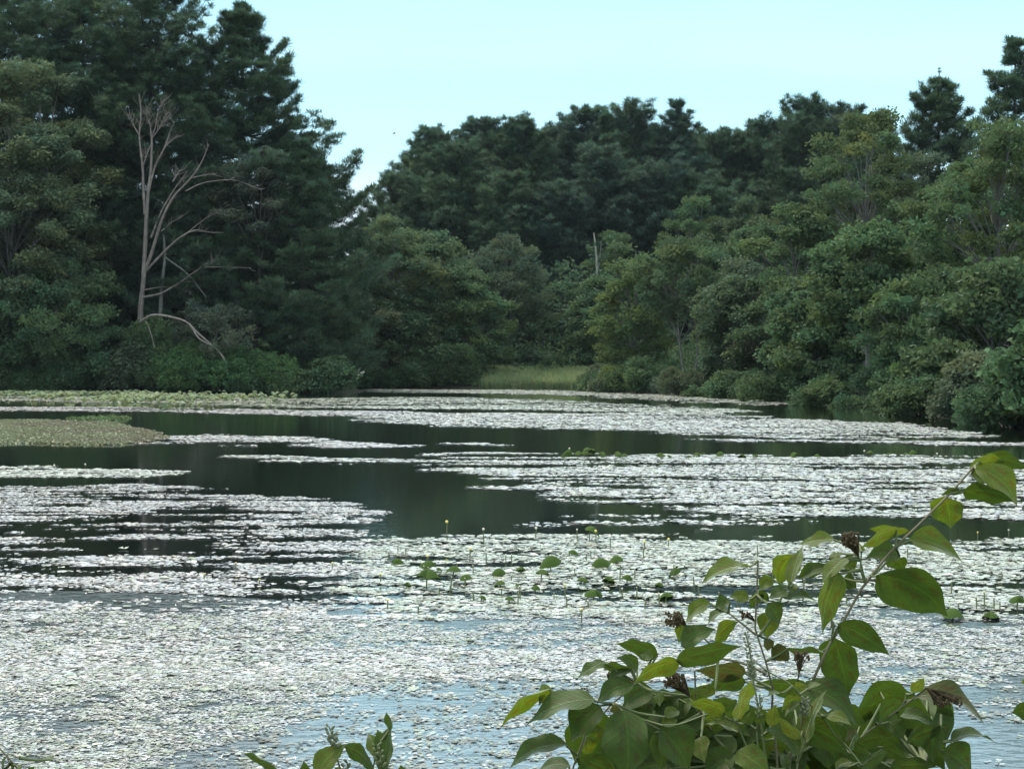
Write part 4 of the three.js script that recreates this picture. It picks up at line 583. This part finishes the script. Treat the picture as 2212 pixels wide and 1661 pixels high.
{
  const s = frontPlant('leafy_shrub', 'leafy shrub with arching branch, broad pointed leaves and withered flower heads', 'shrub', 2.35, [0.42, 2.5], 2001);
  s.stem([[5, 1500, 215], [5, 1430, 290], [5, 1340, 400], [5, 1180, 560], [5, 1020, 720], [5, 870, 860], [5, 720, 1020], [5, 590, 1190], [5, 480, 1340], [5, 390, 1530], [3, 235, 170], [3, 130, 340], [3, 0, 620], [2, 1680, 860, 0.03], [2, 1560, 1250, 0.06], [2, 1480, 1680, 0.08]], 0.0014, 0.0042, stemMat, true);
  s.stem([[4, 1330, 640], [4, 1322, 950], [4, 1300, 1130], [4, 1300, 1380], [4, 1380, 1640], [2, 1300, 690], [2, 1300, 1000, 0.04], [2, 1360, 1680, 0.06]], 0.0012, 0.0036, stemMat, true);
  s.stem([[4, 1760, 540], [4, 1680, 860], [4, 1560, 1080], [4, 1460, 1280], [4, 1345, 1440]], 0.001, 0.002, greenStem);
  s.stem([[5, 525, 960], [5, 520, 1120], [5, 560, 1230]], 0.0009, 0.0013, greenStem);
  s.stem([[5, 440, 900], [5, 500, 1000], [5, 560, 1215]], 0.0009, 0.0013, greenStem);
  s.stem([[4, 1010, 1200], [4, 1150, 1310], [4, 1310, 1440]], 0.001, 0.0016, stemMat);
  s.stem([[4, 560, 1340], [4, 640, 1390], [4, 820, 1560], [2, 500, 420], [2, 960, 520], [2, 1240, 640]], 0.0009, 0.0018, stemMat);
  s.stem([[1, 1530, 590], [1, 1350, 750], [1, 1150, 930], [1, 1000, 1110], [1, 900, 1360], [1, 840, 1530], [1, 800, 1750, 0.02]], 0.0012, 0.0030, stemMat, true);
  s.stem([[1, 2150, 470, 0.02], [1, 2070, 600, 0.02], [1, 2110, 740, 0.03], [2, 600, 1100, 0.06], [2, 760, 1680, 0.08]], 0.0014, 0.0032, stemMat, true);
  s.stem([[3, 1180, 790], [3, 1000, 910], [3, 850, 1040], [3, 600, 1200], [3, 420, 1420, 0.02], [3, 300, 1700, 0.04]], 0.0011, 0.003, stemMat, true);
  s.stem([[3, 960, 860], [3, 930, 950], [3, 860, 1040]], 0.0008, 0.0012, greenStem);
  s.stem([[3, 1330, 1080], [3, 1300, 1250], [3, 1200, 1500, 0.02], [3, 1100, 1750, 0.03]], 0.001, 0.003, stemMat, true);
  s.stem([[3, 2400, 1100], [3, 2360, 1400], [3, 2200, 1800]], 0.001, 0.003, stemMat, true);
  s.stem([[2, 1650, 440, -0.04], [2, 1610, 560, -0.04], [2, 1580, 690, -0.03], [2, 1560, 860]], 0.0008, 0.0012, brownMat);
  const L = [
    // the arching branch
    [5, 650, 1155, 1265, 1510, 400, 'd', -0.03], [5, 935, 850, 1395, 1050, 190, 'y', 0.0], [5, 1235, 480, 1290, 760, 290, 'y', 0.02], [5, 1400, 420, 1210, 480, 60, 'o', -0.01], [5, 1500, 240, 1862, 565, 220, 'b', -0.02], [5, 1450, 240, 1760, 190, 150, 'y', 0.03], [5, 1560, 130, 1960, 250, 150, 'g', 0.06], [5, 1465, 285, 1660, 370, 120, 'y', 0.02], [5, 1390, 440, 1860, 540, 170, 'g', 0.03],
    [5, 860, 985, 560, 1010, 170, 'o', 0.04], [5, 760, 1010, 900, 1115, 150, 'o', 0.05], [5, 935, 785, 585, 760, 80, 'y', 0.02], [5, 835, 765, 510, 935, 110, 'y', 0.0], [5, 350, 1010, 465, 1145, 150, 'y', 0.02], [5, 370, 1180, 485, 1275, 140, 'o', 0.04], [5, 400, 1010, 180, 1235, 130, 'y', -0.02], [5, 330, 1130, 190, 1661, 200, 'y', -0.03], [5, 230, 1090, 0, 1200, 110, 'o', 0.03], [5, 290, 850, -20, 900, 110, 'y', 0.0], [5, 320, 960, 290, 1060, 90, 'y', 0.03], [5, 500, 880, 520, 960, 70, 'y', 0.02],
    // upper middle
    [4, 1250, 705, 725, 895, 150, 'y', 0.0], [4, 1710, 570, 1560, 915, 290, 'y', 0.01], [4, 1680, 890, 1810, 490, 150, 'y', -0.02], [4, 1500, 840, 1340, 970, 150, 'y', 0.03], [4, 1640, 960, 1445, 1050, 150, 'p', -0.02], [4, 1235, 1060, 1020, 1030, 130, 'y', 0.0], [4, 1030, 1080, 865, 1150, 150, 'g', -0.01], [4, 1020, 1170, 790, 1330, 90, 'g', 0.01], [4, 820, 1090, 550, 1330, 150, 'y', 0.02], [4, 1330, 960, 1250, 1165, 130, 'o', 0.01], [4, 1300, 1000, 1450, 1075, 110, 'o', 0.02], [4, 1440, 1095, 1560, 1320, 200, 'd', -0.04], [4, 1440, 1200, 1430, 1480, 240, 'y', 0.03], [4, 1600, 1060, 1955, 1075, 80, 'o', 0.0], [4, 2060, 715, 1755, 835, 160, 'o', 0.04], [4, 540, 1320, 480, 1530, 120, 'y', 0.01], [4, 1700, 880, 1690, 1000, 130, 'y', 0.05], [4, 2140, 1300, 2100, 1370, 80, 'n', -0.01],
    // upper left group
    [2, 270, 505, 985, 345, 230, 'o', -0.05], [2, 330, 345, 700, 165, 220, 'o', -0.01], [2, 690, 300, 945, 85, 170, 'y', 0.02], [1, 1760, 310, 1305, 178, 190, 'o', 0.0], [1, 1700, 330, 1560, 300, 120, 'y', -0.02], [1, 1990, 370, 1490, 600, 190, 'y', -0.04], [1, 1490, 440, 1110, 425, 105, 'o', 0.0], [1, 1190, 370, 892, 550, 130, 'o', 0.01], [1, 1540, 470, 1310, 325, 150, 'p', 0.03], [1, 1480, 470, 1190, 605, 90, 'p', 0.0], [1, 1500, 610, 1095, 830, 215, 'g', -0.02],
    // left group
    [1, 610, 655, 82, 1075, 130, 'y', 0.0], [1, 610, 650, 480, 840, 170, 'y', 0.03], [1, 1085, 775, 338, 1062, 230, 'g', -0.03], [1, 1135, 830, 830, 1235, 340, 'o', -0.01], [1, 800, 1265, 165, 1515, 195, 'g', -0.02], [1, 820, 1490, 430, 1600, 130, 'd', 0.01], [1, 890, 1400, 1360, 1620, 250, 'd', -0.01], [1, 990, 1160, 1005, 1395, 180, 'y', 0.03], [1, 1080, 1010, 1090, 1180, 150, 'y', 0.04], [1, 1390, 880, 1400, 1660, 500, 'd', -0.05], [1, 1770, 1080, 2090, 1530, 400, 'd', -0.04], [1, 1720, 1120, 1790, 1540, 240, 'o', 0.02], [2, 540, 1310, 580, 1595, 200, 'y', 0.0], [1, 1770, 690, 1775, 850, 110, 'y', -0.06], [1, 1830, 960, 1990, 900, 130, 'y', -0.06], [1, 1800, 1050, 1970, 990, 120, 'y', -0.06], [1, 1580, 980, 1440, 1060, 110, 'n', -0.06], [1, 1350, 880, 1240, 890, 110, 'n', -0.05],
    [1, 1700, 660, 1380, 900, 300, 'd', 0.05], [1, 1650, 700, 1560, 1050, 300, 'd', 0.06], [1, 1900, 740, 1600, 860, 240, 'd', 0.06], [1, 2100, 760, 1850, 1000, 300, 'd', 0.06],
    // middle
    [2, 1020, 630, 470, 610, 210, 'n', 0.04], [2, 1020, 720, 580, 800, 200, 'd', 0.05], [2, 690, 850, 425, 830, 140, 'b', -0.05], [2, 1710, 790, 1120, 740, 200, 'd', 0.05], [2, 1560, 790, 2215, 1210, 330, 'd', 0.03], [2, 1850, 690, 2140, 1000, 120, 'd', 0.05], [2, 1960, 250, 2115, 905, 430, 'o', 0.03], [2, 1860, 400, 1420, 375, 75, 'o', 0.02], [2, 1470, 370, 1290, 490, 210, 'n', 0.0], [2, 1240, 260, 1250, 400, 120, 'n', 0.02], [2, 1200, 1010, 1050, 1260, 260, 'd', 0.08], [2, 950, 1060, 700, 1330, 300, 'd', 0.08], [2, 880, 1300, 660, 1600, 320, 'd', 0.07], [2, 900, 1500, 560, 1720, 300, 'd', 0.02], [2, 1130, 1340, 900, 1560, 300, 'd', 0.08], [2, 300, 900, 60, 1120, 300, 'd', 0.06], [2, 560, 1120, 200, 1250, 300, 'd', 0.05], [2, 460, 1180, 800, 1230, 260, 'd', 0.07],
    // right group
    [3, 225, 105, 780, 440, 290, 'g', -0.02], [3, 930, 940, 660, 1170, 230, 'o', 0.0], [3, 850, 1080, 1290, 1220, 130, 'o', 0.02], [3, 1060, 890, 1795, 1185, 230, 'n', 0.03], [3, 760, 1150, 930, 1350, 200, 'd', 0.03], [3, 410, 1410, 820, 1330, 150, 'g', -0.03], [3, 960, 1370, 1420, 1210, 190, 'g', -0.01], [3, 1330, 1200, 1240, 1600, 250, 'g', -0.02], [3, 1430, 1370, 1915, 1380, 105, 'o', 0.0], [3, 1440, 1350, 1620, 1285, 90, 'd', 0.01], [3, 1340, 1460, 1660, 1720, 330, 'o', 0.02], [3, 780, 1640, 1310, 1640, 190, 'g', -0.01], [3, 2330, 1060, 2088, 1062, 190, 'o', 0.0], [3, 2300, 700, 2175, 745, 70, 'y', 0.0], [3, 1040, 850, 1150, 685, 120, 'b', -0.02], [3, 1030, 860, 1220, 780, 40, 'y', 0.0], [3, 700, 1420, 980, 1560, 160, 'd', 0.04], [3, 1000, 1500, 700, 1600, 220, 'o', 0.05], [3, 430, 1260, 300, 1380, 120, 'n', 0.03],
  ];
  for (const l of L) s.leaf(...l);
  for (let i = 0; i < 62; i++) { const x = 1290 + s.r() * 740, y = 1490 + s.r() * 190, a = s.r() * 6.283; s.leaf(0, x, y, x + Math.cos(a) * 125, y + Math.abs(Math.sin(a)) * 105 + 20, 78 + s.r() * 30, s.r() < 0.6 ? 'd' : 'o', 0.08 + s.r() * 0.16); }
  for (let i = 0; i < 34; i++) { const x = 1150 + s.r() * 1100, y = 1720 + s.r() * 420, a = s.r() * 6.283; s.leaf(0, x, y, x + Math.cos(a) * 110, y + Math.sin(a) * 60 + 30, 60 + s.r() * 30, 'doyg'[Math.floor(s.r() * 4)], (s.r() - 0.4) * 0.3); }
  s.head(5, 430, 850, 240, 190, -0.02, brownMat, 90, [500, 1000]); s.head(4, 430, 1270, 280, 230, 0.0, brownMat, 90, [560, 1340]); s.head(3, 1400, 930, 440, 170, -0.01, brownMat, 110, [1180, 800]); s.head(2, 1620, 450, 230, 130, -0.04, brownMat, 36, [1590, 640]); s.head(1, 1270, 510, 170, 110, 0.02, brownMat, 60, [1500, 600]); s.head(1, 1930, 560, 330, 210, 0.0, brownMat, 130, [2100, 740]); s.head(4, 1190, 1220, 160, 90, 0.02, brownMat, 24, [1300, 1300]);
}
{
  const s = frontPlant('budding_shrub', 'young bright green shrub with toothed leaves and spikes of buds among darker leaves', 'shrub', 2.22, [0.30, 2.3], 2003);
  s.stem([[2, 1090, 660], [2, 1130, 800, 0.01], [2, 1160, 1000], [2, 1180, 1250], [2, 1230, 1500], [2, 1280, 1700]], 0.0012, 0.0026, greenStem, true);
  s.stem([[2, 900, 1120], [2, 960, 1290], [2, 1070, 1460], [2, 1130, 1700]], 0.0011, 0.0022, greenStem, true);
  s.stem([[2, 1640, 900], [2, 1660, 1100], [2, 1600, 1400], [2, 1560, 1700]], 0.0012, 0.0026, greenStem, true);
  s.stem([[2, 1110, 510], [2, 1300, 640], [2, 1480, 740], [2, 1640, 900], [2, 1860, 1120], [2, 1960, 1270], [2, 2120, 1440], [3, 480, 1620]], 0.0009, 0.0014, greenStem);
  s.stem([[2, 110, 1190], [2, 300, 1180], [2, 600, 1075], [2, 700, 1060], [2, 900, 1150]], 0.0008, 0.0012, greenStem);
  s.stem([[2, 1140, 1240], [2, 1150, 1400], [2, 1190, 1550], [2, 1230, 1700]], 0.0012, 0.002, greenStem);
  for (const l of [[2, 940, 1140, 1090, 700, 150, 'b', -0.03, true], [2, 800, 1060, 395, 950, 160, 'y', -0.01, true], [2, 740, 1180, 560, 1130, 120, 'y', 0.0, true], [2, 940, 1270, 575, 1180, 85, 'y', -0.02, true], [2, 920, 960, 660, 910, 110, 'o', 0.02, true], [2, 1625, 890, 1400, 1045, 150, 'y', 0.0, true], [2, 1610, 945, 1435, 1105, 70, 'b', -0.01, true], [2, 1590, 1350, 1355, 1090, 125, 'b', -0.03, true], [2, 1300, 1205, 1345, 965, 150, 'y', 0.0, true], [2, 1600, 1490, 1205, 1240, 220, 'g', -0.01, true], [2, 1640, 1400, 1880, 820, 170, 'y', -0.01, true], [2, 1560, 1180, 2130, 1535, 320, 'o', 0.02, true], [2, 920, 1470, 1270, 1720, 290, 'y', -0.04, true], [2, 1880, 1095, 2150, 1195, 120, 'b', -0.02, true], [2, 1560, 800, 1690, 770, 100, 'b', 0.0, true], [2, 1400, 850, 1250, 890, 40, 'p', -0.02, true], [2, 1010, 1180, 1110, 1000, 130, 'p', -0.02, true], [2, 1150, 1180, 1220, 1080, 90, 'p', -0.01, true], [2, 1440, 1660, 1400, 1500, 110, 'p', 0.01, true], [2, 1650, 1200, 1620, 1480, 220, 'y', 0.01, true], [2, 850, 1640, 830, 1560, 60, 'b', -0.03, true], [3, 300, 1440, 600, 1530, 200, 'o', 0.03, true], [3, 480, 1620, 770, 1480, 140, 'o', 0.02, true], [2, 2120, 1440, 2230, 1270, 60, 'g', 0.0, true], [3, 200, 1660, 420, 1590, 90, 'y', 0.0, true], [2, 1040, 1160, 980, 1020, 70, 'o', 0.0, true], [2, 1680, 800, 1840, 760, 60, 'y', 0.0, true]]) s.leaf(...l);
  s.spike(2, 1090, 670, 1015, 195, 30, 0.01, budMat, 0.9); s.spike(2, 1640, 1090, 1660, 900, 18, -0.01, budMat, 1.1); s.spike(2, 1150, 1110, 1165, 880, 12, -0.02, greenStem, 1.0); s.spike(2, 1085, 690, 1075, 510, 16, 0.0, budMat, 1.0);
}
{
  const s = frontPlant('shrub_sprig', 'small sprig of bright leaves with bud spikes standing alone at the bottom', 'shrub', 2.1, [-0.22, 2.2], 2005);
  s.stem([[6, 1190, 620], [6, 1240, 760, 0.01], [6, 1300, 1000, 0.01], [6, 1340, 1300, 0.02]], 0.001, 0.0024, greenStem, true);
  s.stem([[6, 1700, 600, 0], [6, 1750, 860], [6, 1700, 1050], [6, 1500, 1350, 0.02]], 0.001, 0.0024, greenStem, true);
  s.stem([[6, 580, 960], [6, 800, 1040], [6, 1300, 1300, 0.02]], 0.001, 0.0018, greenStem);
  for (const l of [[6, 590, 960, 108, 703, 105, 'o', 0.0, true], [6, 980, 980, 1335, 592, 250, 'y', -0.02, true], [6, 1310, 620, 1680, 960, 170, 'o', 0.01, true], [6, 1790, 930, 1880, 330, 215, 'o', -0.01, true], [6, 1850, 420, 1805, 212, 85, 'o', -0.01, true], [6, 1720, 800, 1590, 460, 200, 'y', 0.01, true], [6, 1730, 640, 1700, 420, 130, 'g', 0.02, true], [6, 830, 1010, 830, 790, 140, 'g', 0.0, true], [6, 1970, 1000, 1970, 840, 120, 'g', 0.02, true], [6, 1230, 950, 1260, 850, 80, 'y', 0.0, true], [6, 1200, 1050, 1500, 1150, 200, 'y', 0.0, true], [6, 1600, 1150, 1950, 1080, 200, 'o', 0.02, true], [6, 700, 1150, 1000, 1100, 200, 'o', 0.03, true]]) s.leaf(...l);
  s.spike(6, 1195, 630, 1125, 385, 15, 0.0, budMat, 1.25); s.spike(6, 1330, 950, 1335, 790, 8, 0.0, budMat, 1.1); s.spike(6, 1740, 870, 1690, 590, 14, -0.02, greenStem, 1.2);
}
{
  const s = frontPlant('twig', 'thin dark twig with a few leaf tips in the lower corner over the water', 'twig', 2.0, [-0.66, 2.1], 2007);
  s.stem([[8, -700, 420], [8, 0, 1080], [8, 180, 1250], [8, 330, 1430]].reverse(), 0.0009, 0.0016, stemMat, true);
  s.stem([[8, 420, 1270], [8, 220, 1190], [8, 150, 1200]], 0.0006, 0.0008, stemMat); s.stem([[8, 210, 1390], [8, 170, 1300], [8, 130, 1200]], 0.0006, 0.0008, stemMat); s.stem([[8, 90, 1010], [8, 0, 970], [8, -200, 900]], 0.0006, 0.0008, stemMat);
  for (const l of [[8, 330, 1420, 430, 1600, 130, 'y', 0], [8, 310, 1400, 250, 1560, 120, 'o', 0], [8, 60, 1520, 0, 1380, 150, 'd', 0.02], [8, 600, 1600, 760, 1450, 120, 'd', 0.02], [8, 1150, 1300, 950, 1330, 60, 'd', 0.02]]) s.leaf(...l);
}
// a bird over the gap between the trees
{
  const c = P(851, 288, 150), t = thing('flying_bird', 'tiny grey bird gliding in the sky over the gap', 'bird', c), m = new THREE.MeshStandardMaterial({ color: C(0.3, 0.33, 0.36), roughness: 0.9 });
  const b = new THREE.SphereGeometry(0.06, 8, 6); b.scale(2.2, 0.8, 0.8); b.rotateZ(0.25); part('body', b, m, t);
  for (const s of [-1, 1]) { const g = new THREE.BufferGeometry(); const q = [[-0.05, 0, 0], [0.07, 0, 0], [0.02, 0.06, s * 0.2], [-0.06, 0.08, s * 0.34], [-0.07, 0.055, s * 0.16]]; const pos = []; for (const tri of [[0, 1, 2], [0, 2, 4], [4, 2, 3]]) for (const k of tri) pos.push(...q[k]); g.setAttribute('position', new THREE.Float32BufferAttribute(pos, 3)); g.computeVertexNormals(); const w = part('wing', g, new THREE.MeshStandardMaterial({ color: C(0.3, 0.33, 0.36), roughness: 0.9, side: THREE.DoubleSide }), t); w.rotation.y = 0.5; }
}
renderer.render(scene, camera);
